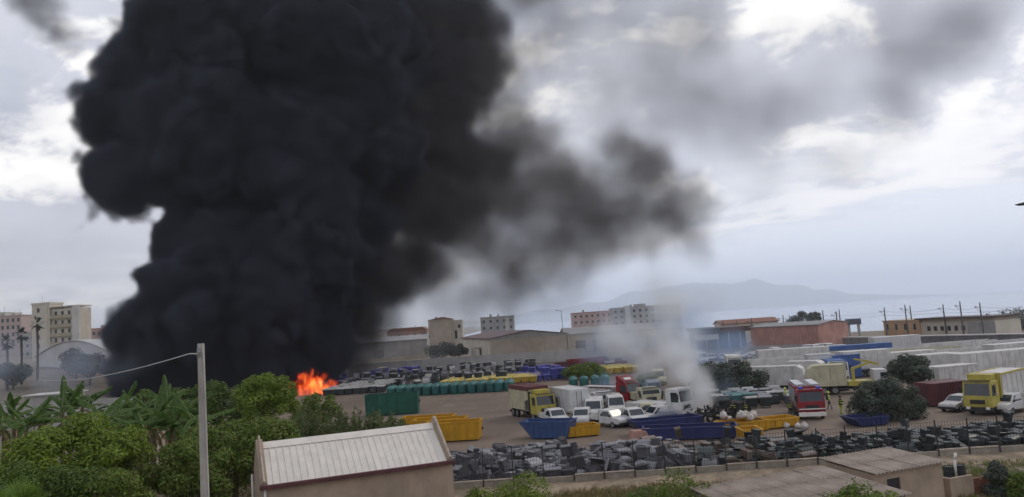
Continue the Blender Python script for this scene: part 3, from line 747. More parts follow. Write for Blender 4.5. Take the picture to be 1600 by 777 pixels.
for x, y, rz, L, h, lab, end in ((1212, 607, -28, 6.2, 2.5, 'white ribbed compactor body with rounded snout beside the firemen', 1), (1258, 600, -35, 4.2, 2.7, 'plain white compactor body between ribbed compactor and blue container', 1), (1284, 593, -8, 3.6, 3.2, 'white box container touching the bright blue container', 0)):
    p = pfb(x, y); t = thing('compactor_body', lab, 'compactor', (p[0], p[1], .006), R(rz) + (math.pi if end else 0))
    body_box(t, -L / 2, L / 2, .45, .45 + h, wdirty, ribs=8 if L > 5 else 0, round_end=bool(end), name='hopper')
    bpart('sled', chas, t, (-L / 2, L / 2, -.9, -.7, 0, .445), (-L / 2, L / 2, .7, .9, 0, .445))
    bpart('hatch', wdirty, t, (-.5, .5, -1.29, -1.235, 1.2, 2.0))
# lines of parked semi-trailers on the far side of the yard
def trailer(label, p, rz, L, h, mat, rail, kind='box', group=None):
    t = thing('semi_trailer', label, 'trailer', (p[0], p[1], .006), rz, group)
    z0 = 1.15
    if kind == 'box':
        b_ = bpart('box_body', mat, t, (-L / 2, L / 2, -1.24, 1.24, z0, z0 + h), bevel=.03)
        for i in range(int(L / .9)):
            x = -L / 2 + .45 + i * .9
            for s_ in (-1, 1): r_ = MB(); r_.bx(x - .04, x + .04, s_ * 1.24, s_ * 1.29, z0 + .1, z0 + h - .1); r_.build('rib', mat, b_)
    else:
        b_ = bpart('flat_bed', mat, t, (-L / 2, L / 2, -1.24, 1.24, z0, z0 + .2))
        for s_ in (-1, 1): bpart('dropside', mat, t, (-L / 2 + .1, L / 2 - .1, s_ * 1.2 - .025, s_ * 1.2 + .025, z0 + .203, z0 + h))
    bpart('side_rail', rail, t, (-L / 2, L / 2, -1.28, -1.245, z0 - .12, z0 + .06), (-L / 2, L / 2, 1.245, 1.28, z0 - .12, z0 + .06))
    bpart('frame', chas, t, (-L / 2, L / 2, -.5, -.3, .8, z0 - .003), (-L / 2, L / 2, .3, .5, .8, z0 - .003))
    bpart('landing_leg', chas, t, (L / 2 - 2.6, L / 2 - 2.45, -.8, -.65, 0, 1.0), (L / 2 - 2.6, L / 2 - 2.45, .65, .8, 0, 1.0))
    wheels(t, 'truck', [(-L / 2 + 1.2 + 1.2 * i, s_ * 1.0) for i in range(3) for s_ in (-1, 1)])
    return t
TR = [(1240, 575, -6, 12, 2.3, wdirty, greyb, 'box', 'long off-white trailer between compactors and the far cars'),
      (1300, 569, -3, 11, 1.2, cream, mpaint, 'flat', 'cream flat trailer behind the bright blue container'),
      (1215, 584, -8, 9, 1.4, wdirty, wpaint, 'flat', 'pale dropside trailer just behind the ribbed compactor body'),
      (1560, 578, 9, 13, 1.3, cream, mpaint, 'flat', 'cream dropside trailer behind the long ribbed white trailer'),
      (1470, 578, 7, 12, 1.2, wdirty, mpaint, 'flat', 'off-white dropside trailer with maroon rail beside the box trailers'),
      (1352, 588, 4, 7, 2.6, wdirty, greyb, 'box', 'pale grey box trailer just behind the folded yellow crane'),
      (1412, 582, 8, 10, 1.9, wdirty, wdirty, 'box', 'long low pale trailer behind the bluish tree'),
      (1560, 592, 10, 12, 2.4, wdirty, greyb, 'box', 'long ribbed white trailer behind the yellow refuse truck by the maroon container'),
      (1440, 568, 5, 13, 1.3, cream, mpaint, 'flat', 'cream flat trailer with maroon rails in the parked line'),
      (1530, 566, 6, 13, 1.2, wdirty, mpaint, 'flat', 'dirty white flat trailer with maroon rails in the parked line'),
      (1585, 572, 10, 8, 2.2, wdirty, mpaint, 'box', 'white box trailer with maroon rail behind the long ribbed trailer'),
      (1380, 570, 3, 12, 1.5, wpaint, cblue, 'flat', 'white flat trailer with blue side rails'),
      (1500, 556, 4, 13, 1.4, wdirty, mpaint, 'flat', 'grey flat trailer in front of the railway embankment'),
      (1340, 566, 2, 12, 2.0, cblue, wpaint, 'box', 'light blue trailer with white rail near the parked cars'),
      (1400, 556, 3, 9, 2.6, wpaint, greyb, 'box', 'clean white box trailer near the embankment'),
      (1580, 556, 8, 12, 1.5, wdirty, greyb, 'flat', 'long grey flat trailer with pale rails below the embankment wall'),
      (1455, 590, 10, 8, 2.0, wdirty, wdirty, 'box', 'pale weathered trailer directly behind the domed grey container')]
for x, y, rz, L, h, ma, ra, kd, lab in TR: trailer(lab, pfb(x, y), R(rz), L, h, ma, ra, kd, None)

# ---------------------------------------------------------------- open skips
def skip(label, p, rz, L, h, mat, w=2.3, slope=.5, name='skip', ribs=6):
    t = thing(name, label, 'skip', (p[0], p[1], .006), rz)
    th = .05; m_ = MB()
    prof_ = [(-L / 2 + slope, .12), (L / 2 - slope * .3, .12), (L / 2, h), (-L / 2, h)]
    for s_ in (-1, 1): m_.prism(prof_, s_ * w / 2 - th / 2, s_ * w / 2 + th / 2)
    hw = w / 2 - th / 2 - .002
    for (xa, xb) in ((-L / 2 + slope, -L / 2), (L / 2 - slope * .3, L / 2)):
        vs = [(xa, -hw, .12), (xa, hw, .12), (xb, hw, h), (xb, -hw, h)]; sg = .05 if xa < 0 else -.05
        vs += [(x + sg, y, z) for x, y, z in vs]; m_.add(vs, [(0, 1, 2, 3), (7, 6, 5, 4), (0, 4, 5, 1), (1, 5, 6, 2), (2, 6, 7, 3), (3, 7, 4, 0)])
    m_.bx(-L / 2 + slope, L / 2 - slope * .3, -hw, hw, .09, .14); b_ = m_.build('shell', mat, t)
    bpart('rim', mat, t, (-L / 2 - .05, L / 2 + .05, -w / 2 - .07, -w / 2 + .07, h + .002, h + .12), (-L / 2 - .05, L / 2 + .05, w / 2 - .07, w / 2 + .07, h + .002, h + .12), (L / 2 - .06, L / 2 + .07, -w / 2 + .072, w / 2 - .072, h + .002, h + .12), (-L / 2 - .07, -L / 2 + .06, -w / 2 + .072, w / 2 - .072, h + .002, h + .12))
    for i in range(ribs):
        x = -L / 2 + slope + .2 + (L - slope * 1.3 - .4) * i / max(1, ribs - 1)
        for s_ in (-1, 1): r_ = MB(); r_.bx(x - .05, x + .05, s_ * (w / 2 + .027), s_ * (w / 2 + .10), .14, h); r_.build('rib', mat, b_)
    bpart('lifting_hook', chas, t, (L / 2 + .072, L / 2 + .2, -.1, .1, h * .5, h * .65))
    return t
skip('orange-yellow open skip with clean sides, nearest the pile of grey bins', (-6.9, 77.0), R(-5), 5.4, 1.75, yskip)
skip('orange-yellow open skip in the middle of the three nested side by side', (-8.6, 80.6), R(-5), 5.4, 1.7, yskip)
skip('orange-yellow open skip of the nested three, closest to the green container', (-10.2, 84.2), R(-5), 5.6, 1.6, yskip)
skip('tall dark green open container behind the yellow skips', (-17.4, 104.5), R(2), 7.0, 2.7, gskip, slope=.05)
skip('bright blue open skip with sloping end standing beside the heap of grey bins', pfb(858, 684), R(-22), 5.0, 1.55, bpaint, slope=1.2)
skip('small yellow skip half hidden between the blue skip and white pickups', pfb(905, 681), R(10), 3.6, .9, yskip)
skip('long navy blue open skip with dented rim in front of the white lorry', pfb(1078, 685), R(-12), 8.0, 1.0, navy, slope=.7)
skip('navy blue open skip parked behind the long dented navy one', pfb(1040, 676), R(10), 6.5, 1.25, navy, slope=.7)
skip('yellow open skip full of rubbish near the firefighters', pfb(1160, 674), R(12), 4.2, .85, yskip)
skip('yellow open skip between the rubbish-filled skip and the fire engine', pfb(1205, 668), R(12), 4.4, .75, yskip)
skip('low navy skip lying in front of the big dark bush', pfb(1352, 664), R(8), 3.2, .7, navy)
skip('small yellow container at the end of the dented navy skip', pfb(1172, 690), R(0), 1.6, 1.0, yskip, slope=.1)

# ---------------------------------------------------------------- cars, pickups and vans
def car(label, p, rz, kind, mat, group=None, name=None):
    nm = name or {'car': 'parked_car', 'pickup': 'pickup_truck', 'van': 'delivery_van'}[kind]
    t = thing(nm, label, {'car': 'car', 'pickup': 'pickup', 'van': 'van'}[kind], (p[0], p[1], .006), rz, group)
    if kind == 'car': L, w = 4.1, 1.72; low = [(-2.02, .35), (2.0, .35), (2.05, .62), (1.95, .80), (1.0, .93), (-1.75, .95), (-2.05, .85)]; up = [(-1.75, .94), (1.0, .92), (.25, 1.42), (-1.2, 1.45)]
    elif kind == 'van': L, w = 5.0, 1.95; low = [(-2.5, .4), (2.45, .4), (2.5, .8), (2.35, 1.05), (1.75, 1.18), (-2.5, 1.18)]; up = [(-2.5, 1.17), (1.75, 1.17), (1.1, 2.15), (.7, 2.25), (-2.45, 2.25)]
    else: L, w = 5.0, 1.8; low = [(-.35, .4), (2.45, .4), (2.5, .75), (2.4, .95), (1.6, 1.05), (-.35, 1.05)]; up = [(-.35, 1.04), (1.6, 1.04), (.95, 1.70), (-.25, 1.76)]
    b_ = MB().prism(low, -w / 2, w / 2).build('body', mat, t, bevel=.06)
    n_ = len(up); ins = .14
    vs = [(x, -w / 2 + (.03 if i < 2 else ins), z) for i, (x, z) in enumerate(up)] + [(x, w / 2 - (.03 if i < 2 else ins), z) for i, (x, z) in enumerate(up)]
    m_ = MB().add(vs, [tuple(range(n_)), tuple(range(2 * n_ - 1, n_ - 1, -1))] + [(i, n_ + i, n_ + (i + 1) % n_, (i + 1) % n_) for i in range(n_)])
    cb = m_.build('cabin', mat, t, bevel=.04)
    (x1, z1), (x2, z2) = up[1], up[2]
    a_, c2 = Vector((x1, 0, z1)).lerp(Vector((x2, 0, z2)), .12), Vector((x1, 0, z1)).lerp(Vector((x2, 0, z2)), .9)
    nn = Vector((z2 - z1, 0, x1 - x2)).normalized() * .015; hw = w / 2 - .16
    g_ = MB(); vv = [a_ + nn + Vector((0, -hw, 0)), a_ + nn + Vector((0, hw, 0)), c2 + nn + Vector((0, hw - .06, 0)), c2 + nn + Vector((0, -hw + .06, 0))]
    vv += [v - nn * 1.6 for v in vv]; g_.add(vv, [(0, 1, 2, 3), (7, 6, 5, 4), (0, 4, 5, 1), (1, 5, 6, 2), (2, 6, 7, 3), (3, 7, 4, 0)]); g_.build('windshield', glass, cb)
    for s_ in (-1, 1):
        zt = up[2][1] - .12; zb_ = up[1][1] + .06
        xb = {'car': -1.45, 'van': .35, 'pickup': -.15}[kind]; xf_ = up[1][0] - .28; xt = up[2][0] - .05
        yb = s_ * (w / 2 - .03 - .02); yt = s_ * (w / 2 - ins + .012)
        g_ = MB(); vv = [(xb, yb, zb_), (xf_, yb, zb_), (xt, yt, zt), (xb + (.25 if kind == 'car' else .03), yt, zt)]; vv = vv + [(x, y - s_ * .03, z) for x, y, z in vv]
        vv[:4] = [(x, y + s_ * .012, z) for x, y, z in vv[:4]]
        g_.add(vv, [(0, 1, 2, 3), (7, 6, 5, 4), (0, 4, 5, 1), (1, 5, 6, 2), (2, 6, 7, 3), (3, 7, 4, 0)]); g_.build('side_window', glass, cb)
        xh = low[2][0]; bpart('headlight', lampm, b_, (xh - .2, xh - .01, s_ * (w / 2 - .28) - .16, s_ * (w / 2 - .28) + .16, .62, .78))
        bpart('mirror', black, cb, (up[1][0] - .42, up[1][0] - .28, s_ * (w / 2 + .02) - .08, s_ * (w / 2 + .02) + .08, up[1][1] + .05, up[1][1] + .2))
    bpart('bumper', black, b_, (low[2][0] - .12, low[2][0] + .05, -w / 2 + .02, w / 2 - .02, .30, .52), bevel=.03)
    if kind == 'pickup':
        bpart('bed', wdirty, t, (-2.5, -.4, -w / 2, w / 2, .70, .78), (-2.5, -.4, -w / 2, -w / 2 + .04, .783, 1.15), (-2.5, -.4, w / 2 - .04, w / 2, .783, 1.15), (-2.5, -2.46, -w / 2 + .042, w / 2 - .042, .783, 1.15), (-.45, -.4, -w / 2 + .042, w / 2 - .042, .783, 1.7))
        bpart('frame', chas, t, (-2.4, 0, -.4, .4, .4, .69))
    wx = {'car': (1.28, -1.28), 'van': (1.55, -1.55), 'pickup': (1.55, -1.5)}[kind]
    wheels(t, 'car', [(x, s_ * (w / 2 - .08)) for x in wx for s_ in (-1, 1)])
    return t
car('white pickup with cage bed next to the yellow refuse truck', pfb(866, 664), R(-72), 'pickup', wpaint)
car('white pickup standing between the box truck and another pickup', pfb(911, 663), R(-100), 'pickup', wpaint)
car('white pickup turned aside with its nose towards the navy skips', pfb(950, 666), R(-52), 'pickup', wpaint)
car('white double-cab tipper standing in front of the red lorry', pfb(962, 649), R(-90), 'van', wdirty, name='crew_van')
car('cream flatbed pickup loaded with scrap near the white cab lorry', pfb(1008, 656), R(-20), 'pickup', cream)
car('off-white flatbed pickup with tan scrap in its bed behind the navy skips', pfb(1036, 660), R(-160), 'pickup', wdirty)
car('white car with sloping bonnet at the foot of the maroon container', pfb(1500, 641), R(-150), 'car', wpaint)
car('small white pickup behind the yellow refuse truck by dark bins', pfb(1582, 644), R(-150), 'pickup', wpaint)
car('white pickup parked close behind the navy skips beside the scrap', pfb(988, 664), R(-75), 'pickup', wpaint)
car('grey car wedged between the white cab lorry and the navy skips', pfb(1052, 664), R(-10), 'car', greyb)
car('white van standing behind two white pickups', pfb(930, 655), R(-100), 'van', wdirty)
car('beige van standing in the blue smoke behind the red lorry', pfb(1030, 600), R(-95), 'van', cream)
car('blue-grey van half veiled by smoke near the red lorry', pfb(1022, 622), R(-95), 'van', greyb)
rc_ = random.Random(5)
for i in range(15):
    x = 1095 + i * 15 + rc_.uniform(-4, 4); y = 566 - (x - 1095) * .045 + rc_.uniform(-3, 3)
    kd = rc_.choice(('car', 'car', 'van')); ma = rc_.choice((wpaint, wpaint, wpaint, greyb, wdirty))
    car({'car': 'white or grey car parked in the far row before the red brick shed', 'van': 'white or grey van parked in the far row before the red brick shed'}[kd], pfb(x, y), R(rc_.choice((-95, -80, 170, 10)) + rc_.uniform(-8, 8)), kd, ma, group={'car': 'cars parked before the red shed', 'van': 'vans parked before the red shed'}[kd])
for x, y, lab in ((1272, 555, 'tall white van leaning beside the red brick shed'), (1292, 553, 'tall white van parked nearest the concrete tower'), (1427, 548, 'white van below the orange railway building')):
    car(lab, pfb(x, y), R(-70), 'van', wpaint)
for x, y, lab, ma in ((1375, 552, 'white car in front of the clean white box trailer', wpaint), (1402, 547, 'blue car under the embankment wall', cblue), (1475, 548, 'olive car under the embankment wall', cream)):
    car(lab, pfb(x, y), R(8), 'car', ma)
# scrap in the yard: pallets, drums and burst bags
tan = M('tan_scrap', (.32, .20, .11), .8, var=.3, scale=2, dirt=.4); palem = M('pale_scrap', (.48, .45, .40), .7, var=.25, scale=2, dirt=.4)
for i, (x, y, ma, lab) in enumerate(((985, 646, tan, 'tan cage of scrap between the red lorry and pickups'), (1005, 641, palem, 'pale machine frame beside the tan scrap cage'), (890, 662, palem, 'white wire pallet cage between two white pickups'), (1048, 648, palem, 'white pallet cage by the white cab lorry'), (1024, 646, palem, 'pale pallet cage behind the cream flatbed'))):
    p = pfb(x, y); t = thing('pallet_cage', lab, 'cage', (p[0], p[1], .006), R(rc_.uniform(-20, 20)))
    m_ = MB(); m_.bx(-.9, .9, -.6, .6, .08, .16)
    for sx in (-.9, -.3, .3, .9):
        for sy in (-.6, .6): m_.bx(sx - .025, sx + .025, sy - .025, sy + .025, .162, 1.25)
    for z_ in (.5, .85, 1.22):
        for sy in (-.6, .6): m_.bx(-.92, .92, sy - .04, sy - .028, z_, z_ + .05)
    m_.build('frame', ma, t)
    for k in range(7): bpart('scrap', ma if k % 2 else palem, t, *[(lambda c_, s_: (c_[0], c_[0] + s_, c_[1], c_[1] + s_ * .8, .17 + .18 * k, .33 + .18 * k))((rc_.uniform(-.8, .2), rc_.uniform(-.5, 0)), rc_.uniform(.3, .6))])
pp = pfb(960, 690); m_ = MB()
m_.box((0, 0, .55), (2.4, 1.3, 1.0), tx=.8, ty=.7); tag(m_.build('overturned_tub', M('pinkish_plastic', (.36, .20, .16), .6, var=.2, dirt=.3), loc=(pfb(1003, 690)[0], pfb(1003, 690)[1], 0), rz=.2, bevel=.12), 'pinkish plastic tub overturned among the grey bins', 'tub')

# burnt-out lorry, still smoking
char = M('charred_metal', (.028, .026, .026), .9, .1, var=.5, scale=4, dirt=.6, dirtcol=(.12, .11, .10), bump=.5, bscale=20)
p = gp(1118, 658); t = thing('burnt_lorry', 'charred wheels and frame of the burnt-out smoking lorry', 'wreck', (p.x, p.y, .006), R(18))
m_ = MB(); m_.bar((-3, -.4, .75), (3, -.4, .85), .16, .2); m_.bar((-3, .4, .75), (3, .4, .8), .16, .2)
for x in (-2.4, -.8, .9, 2.6): m_.bar((x, -1, .55), (x, 1, .55), .14)
m_.build('frame', char, t)
rr = random.Random(3)
wm_ = MB().lathe([(.3, -.14), (.46, -.14), (.5, -.09), (.5, .09), (.46, .14), (.3, .14)], 16).mesh('wheel', char)
for x, y in ((-2.4, -1), (-1.1, -1), (1.0, -1), (2.6, -1), (-2.4, 1), (-1.1, 1), (1, 1), (2.6, 1)):
    inst('wheel', wm_, t, (x, y, .48), (R(90 + rr.uniform(-14, 14)), 0, R(rr.uniform(-10, 10))))
m_ = MB()
for i in range(60):
    a_ = Vector((rr.uniform(-3, 3), rr.uniform(-1, 1), rr.uniform(.7, 1.4))); m_.bar(a_, a_ + Vector((rr.uniform(-.7, .7), rr.uniform(-.5, .5), rr.uniform(-.4, .5))), rr.uniform(.03, .16), rr.uniform(.02, .3))
m_.build('debris', char, t); m_ = MB(); m_.prism([(2.2, .7), (3.6, .7), (3.5, 1.4), (3.0, 1.75), (2.3, 1.6)], -1, .9); m_.build('cab_shell', char, t)

# ---------------------------------------------------------------- fire engine
p = gp(1271, 657); a = p; t = lorry('fire_engine', 'red and white fire engine with silver roof lockers parked facing the fence', 'fire engine', a, a + Vector((1.9, 8, 0)), rpaint, L=7.4, bumper=lampm, h=2.85)
bd = bpart('locker_body', rpaint, t, (-3.8, 1.75, -1.22, 1.22, .9, 3.0), bevel=.04)
for i in range(4):
    for s_ in (-1, 1): bpart('roller_shutter', M('aluminium', (.55, .56, .57), .35, .8, var=.1), bd, (-3.6 + i * 1.33, -2.4 + i * 1.33, s_ * 1.222, s_ * 1.25, 1.1, 2.75))
bpart('roof_rack', M('aluminium'), bd, (-3.6, 1.6, -1.1, -.35, 3.003, 3.2), (-3.6, 1.6, .35, 1.1, 3.003, 3.2))
ld = MB()
for s_ in (-.25, .25): ld.bx(-3.8, 2.2, s_ - .03, s_ + .03, 3.1, 3.18)
for i in range(16): ld.bx(-3.6 + i * .36, -3.56 + i * .36, -.215, .215, 3.12, 3.16)
ld.build('ladder', M('aluminium'), t)
bl = M('blue_beacon', (.04, .10, .5), .15, var=.05)
for s_ in (-1, 1): bpart('beacon', bl, t, (2.75, 3.05, s_ * .8 - .22, s_ * .8 + .22, 2.87, 3.08), bevel=.04)
bpart('white_band', lampm, t, (3.79, 3.812, -1.18, 1.18, 1.02, 1.12))
# ---------------------------------------------------------------- buildings and walls behind the yard
tanw = M('tan_render', (.50, .415, .33), .9, var=.12, scale=.25, dirt=.3, dirtcol=(.24, .20, .16), streak=True)
creamw = M('cream_render', (.62, .57, .48), .9, var=.1, scale=.25, dirt=.3, dirtcol=(.32, .28, .22), streak=True)
greyw = M('grey_render', (.40, .385, .37), .9, var=.12, scale=.3, dirt=.3, streak=True)
whitew = M('white_render', (.60, .59, .56), .85, var=.1, scale=.3, dirt=.35, dirtcol=(.36, .33, .30), streak=True)
pinkw = M('pink_render', (.48, .31, .26), .9, var=.14, scale=.3, dirt=.3, dirtcol=(.25, .17, .14), streak=True)
brickw = M('pink_block', (.46, .25, .21), .9, var=.16, scale=.4, dirt=.35, dirtcol=(.2, .12, .1), streak=True)
orangew = M('orange_render', (.55, .34, .19), .9, var=.14, scale=.3, dirt=.35, dirtcol=(.25, .16, .1), streak=True)
brownroof = M('brown_sheet_roof', (.115, .062, .055), .7, var=.2, scale=.4, dirt=.3)
greyroof = M('grey_sheet_roof', (.27, .27, .275), .65, var=.15, scale=.4, dirt=.3)
pane_m = M('window_pane', (.03, .038, .045), .12, var=.3, spec=.6)
frame_m = M('window_frame', (.42, .40, .36), .6)
shut = M('dark_shutter', (.06, .065, .06), .7, var=.3)
def window(parent, c_, w_, h_, nrm='y', mat=None):
    """frame with recessed pane on a wall whose outside faces -y (or -x / +x)"""
    m_ = MB(); t_ = .09
    if nrm == 'y':
        x, y, z = c_
        m_.bx(x - w_ / 2 - t_, x - w_ / 2, y - .07, y, z - h_ / 2 - t_, z + h_ / 2 + t_); m_.bx(x + w_ / 2, x + w_ / 2 + t_, y - .07, y, z - h_ / 2 - t_, z + h_ / 2 + t_)
        m_.bx(x - w_ / 2, x + w_ / 2, y - .07, y, z + h_ / 2, z + h_ / 2 + t_); m_.bx(x - w_ / 2 , x + w_ / 2, y - .12, y, z - h_ / 2 - t_, z - h_ / 2)
        o = m_.build('window', frame_m, parent); p_ = MB(); p_.bx(x - w_ / 2, x + w_ / 2, y - .025, y - .003, z - h_ / 2, z + h_ / 2); p_.build('pane', mat or pane_m, o)
    else:
        x, y, z = c_; s_ = -1 if nrm == '-x' else 1
        def B_(a, b, y0, y1, z0, z1): m_.bx(min(x + s_ * a, x + s_ * b), max(x + s_ * a, x + s_ * b), y0, y1, z0, z1)
        B_(0, .07, y - w_ / 2 - t_, y - w_ / 2, z - h_ / 2 - t_, z + h_ / 2 + t_); B_(0, .07, y + w_ / 2, y + w_ / 2 + t_, z - h_ / 2 - t_, z + h_ / 2 + t_)
        B_(0, .07, y - w_ / 2, y + w_ / 2, z + h_ / 2, z + h_ / 2 + t_); B_(0, .12, y - w_ / 2, y + w_ / 2, z - h_ / 2 - t_, z - h_ / 2)
        o = m_.build('window', frame_m, parent); p_ = MB(); p_.bx(min(x + s_ * .003, x + s_ * .025), max(x + s_ * .003, x + s_ * .025), y - w_ / 2, y + w_ / 2, z - h_ / 2, z + h_ / 2); p_.build('pane', mat or pane_m, o)
def hall(name, label, A, rz, L, D, h, ridge, wallm, roofm, gable_front=True, z0=-.5, curved=False, over=.5, cat='warehouse'):
    t = thing(name, label, cat, (A[0], A[1], A[2] if len(A) > 2 else 0), rz)
    m_ = MB()
    if gable_front:
        for y in (0, D - .3):
            p_ = [(0, z0), (L, z0), (L, h), (L / 2, ridge), (0, h)]
            if curved: p_ = [(0, z0), (L, z0)] + [(L * (1 - i / 10), h + (ridge - h) * math.sin(math.pi * i / 10)) for i in range(11)]
            m_.prism(p_, y, y + .3)
        m_.bx(0, .3, .302, D - .302, z0, h); m_.bx(L - .3, L, .302, D - .302, z0, h); w_ = m_.build('wall', wallm, t)
        r_ = MB()
        n_ = 10 if curved else 2
        pts = [(-over + (L + 2 * over) * i / n_, (h + (ridge - h) * math.sin(math.pi * i / n_)) if curved else (ridge if i == 1 else h - over * (ridge - h) / (L / 2))) for i in range(n_ + 1)]
        up_ = [(x, z + .22) for x, z in pts]; lo_ = [(x, z + .03) for x, z in pts]
        for i in range(n_): r_.prism([lo_[i], lo_[i + 1], up_[i + 1], up_[i]], -over, D + over)
        r_.build('roof', roofm, t)
    else:
        m_.bx(0, L, 0, .3, z0, h); m_.bx(0, L, D - .3, D, z0, h)
        for x in (0, L - .3):
            p_ = [(.302, z0), (D - .302, z0), (D - .302, h), (D / 2, ridge), (.302, h)]
            vs = [(x, a_, b_) for a_, b_ in p_] + [(x + .3, a_, b_) for a_, b_ in p_]
            m_.add(vs, [tuple(range(5)), tuple(range(9, 4, -1))] + [(i, 5 + i, 5 + (i + 1) % 5, (i + 1) % 5) for i in range(5)])
        w_ = m_.build('wall', wallm, t); r_ = MB()
        e_ = over * (ridge - h) / (D / 2)
        for ya, za, yb, zb in ((-over, h - e_, D / 2, ridge), (D / 2, ridge, D + over, h - e_)):
            vs = [(-over, ya, za + .03), (L + over, ya, za + .03), (L + over, yb, zb + .03), (-over, yb, zb + .03)]; vs += [(x, y, z + .18) for x, y, z in vs]
            r_.add(vs, [(0, 3, 2, 1), (4, 5, 6, 7), (0, 1, 5, 4), (1, 2, 6, 5), (2, 3, 7, 6), (3, 0, 4, 7)])
        r_.build('roof', roofm, t)
    return t
def px2(x, Y):   # plan position under a picture column at depth Y
    p = dp(x, 540, Y); return p
A = px2(768, 232); B = px2(886, 237)
t = hall('warehouse', 'tan warehouse with low brown gable roof and a small door canopy', (A.x, A.y), head(A, B), (B - A).length, 62, 6.9, 8.6, tanw, brownroof, over=.6)
gl = (B - A).length
m_ = MB().prism([(.3, 6.45), (gl - .3, 6.45), (gl - .3, 6.85), (gl / 2, 8.45), (.3, 6.85)], -.06, -.004); m_.build('gable_panel', greyw, t)
for i in range(12): bpart('pilaster', creamw, t, (-.14, -.004, 2.0 + i * 4.9, 2.5 + i * 4.9, -.4, 6.6))
bpart('side_cladding', creamw, t, (-.05, -.003, 2.55, 60, -.4, 6.2))
bpart('doorway', shut, t, (-.10, -.055, 19, 22.5, 0, 3.6)); bpart('canopy', tanw, t, (-2.4, -.06, 17.5, 24, 3.7, 4.1))
m_ = MB(); m_.bar((gl + .1, -.2, 0), (gl + .1, -.2, 6.6), .16); m_.build('downpipe', shut, t)
A = px2(530, 300)
t = hall('long_shed', 'long pale grey factory shed half hidden by the black smoke', (A.x, A.y), R(4), 34, 22, 7.3, 9.0, greyw, greyroof, gable_front=False, over=.4)
bpart('door', M('shed_door', (.22, .21, .20), .7), t, (13, 17, -.05, -.003, 0, 4.2)); bpart('plinth', tanw, t, (0, 34, -.12, -.004, -.3, 1.2))
wl = thing('yard_wall', 'grey rendered boundary wall at the back of the bin field', 'wall', (-46, 207, 0), R(3))
wpm = MB().bx(0, 3.96, -.12, .12, -.3, 3.0).mesh('wall_panel', greyw); wpc = MB().bx(0, 3.98, -.18, .18, 0, .12).mesh('coping_stone', tanw)
for i in range(16): inst('wall_panel', wpm, wl, (i * 4, random.uniform(-.02, .02), random.uniform(-.03, .03))); inst('coping_stone', wpc, wl, (i * 4, 0, 3.04))
def block(name, label, x0, x1, Y, ztop, D, wallm, floors, cols, z0=-.5, rz=0.0, win=(1.1, 1.4), roofm=None, parapet=.5, skipw=()):
    A, B = px2(x0, Y), px2(x1, Y); L = (B - A).length
    t = thing(name, label, 'building', (A.x, A.y, 0), rz)
    bpart('wall', wallm, t, (0, L, 0, D, z0, ztop))
    bpart('cornice', roofm or wallm, t, (-.25, L + .25, -.25, D + .25, ztop + .003, ztop + .25))
    tk = MB(); tk.cyl((L * .3, D * .4, ztop + .26), (L * .3, D * .4, ztop + 1.5), .6, n=12); tk.build('water_tank', greyw, t)
    an = MB(); an.bar((L * .7, D * .3, ztop + .25), (L * .7, D * .3, ztop + 2.8), .06); an.bar((L * .7 - .6, D * .3, ztop + 2.5), (L * .7 + .6, D * .3, ztop + 2.5), .05); an.build('antenna', M('mast_steel', (.16, .155, .15), .7, .3, var=.2), t)
    for f_ in range(floors):
        for c_ in range(cols):
            if (f_, c_) in skipw: continue
            window(t, (L * (c_ + .5) / cols, -.003, ztop - 1.9 - f_ * 3.05), *win)
    return t, L
t, L = block('apartment_block', 'blank tan apartment block standing between two warehouses', 671, 708, 330, 14.6, 12, tanw, 0, 1)
bpart('side_wing', creamw, t, (L + .003, L + 4.2, 2.0, 11, -.5, 14.2)); window(t, (L + 1.4, 1.99, 8.0), .9, 3.4); window(t, (L + 2.9, 1.99, 11.5), 1.0, 1.3)
m_ = MB().prism([(-.3, 14.86), (L + .3, 14.86), (L / 2 + 1, 15.9)], -.3, 12.3); m_.build('roof', M('terracotta', (.28, .13, .09), .8, var=.2), t)
t, L = block('apartment_block', 'grey flat-roofed apartment block behind the brown gabled warehouse', 753, 806, 360, 14.6, 11, greyw, 2, 5, win=(1.0, 1.2)); bpart('stair_strip', creamw, t, (L * .72, L * .84, -.06, -.004, 4, 14.4)); bpart('chimney', greyw, t, (L * .5, L * .5 + .8, 3, 3.8, 14.86, 16))
t, L = block('apartment_block', 'pinkish apartment block seen through the pale smoke', 898, 960, 400, 14.2, 14, pinkw, 3, 7, win=(1.1, 1.3))
t, L = block('apartment_block', 'long grey apartment block veiled by pale smoke', 961, 1068, 410, 15.4, 14, greyw, 3, 11, win=(1.2, 1.3)); bpart('stair_tower', whitew, t, (L * .18, L * .26, -.9, -.004, -.5, 16.4)); bpart('roof_slab', greyw, t, (L * .35, L * .5, 1, 8, 15.66, 17))
t, L = block('row_house', 'low pink house with tiled roof beyond the long grey shed', 606, 668, 345, 10.6, 10, pinkw, 1, 5, win=(1.0, 1.2))
m_ = MB().prism([(-.4, 10.87), (L + .4, 10.87), (L - 2, 12.4), (2, 12.4)], -.5, 10.5); m_.build('roof', M('terracotta'), t)
A = px2(886, 262); t = hall('warehouse', 'cream shed with blue-grey roof right behind the tan warehouse', (A.x, A.y), R(3), 40, 18, 6.0, 8.0, creamw, greyroof, gable_front=False)
for i in range(6): bpart('bay_door', M('shed_door'), t, (3 + i * 6, 6.4 + i * 6, -.05, -.003, 0, 3.8))
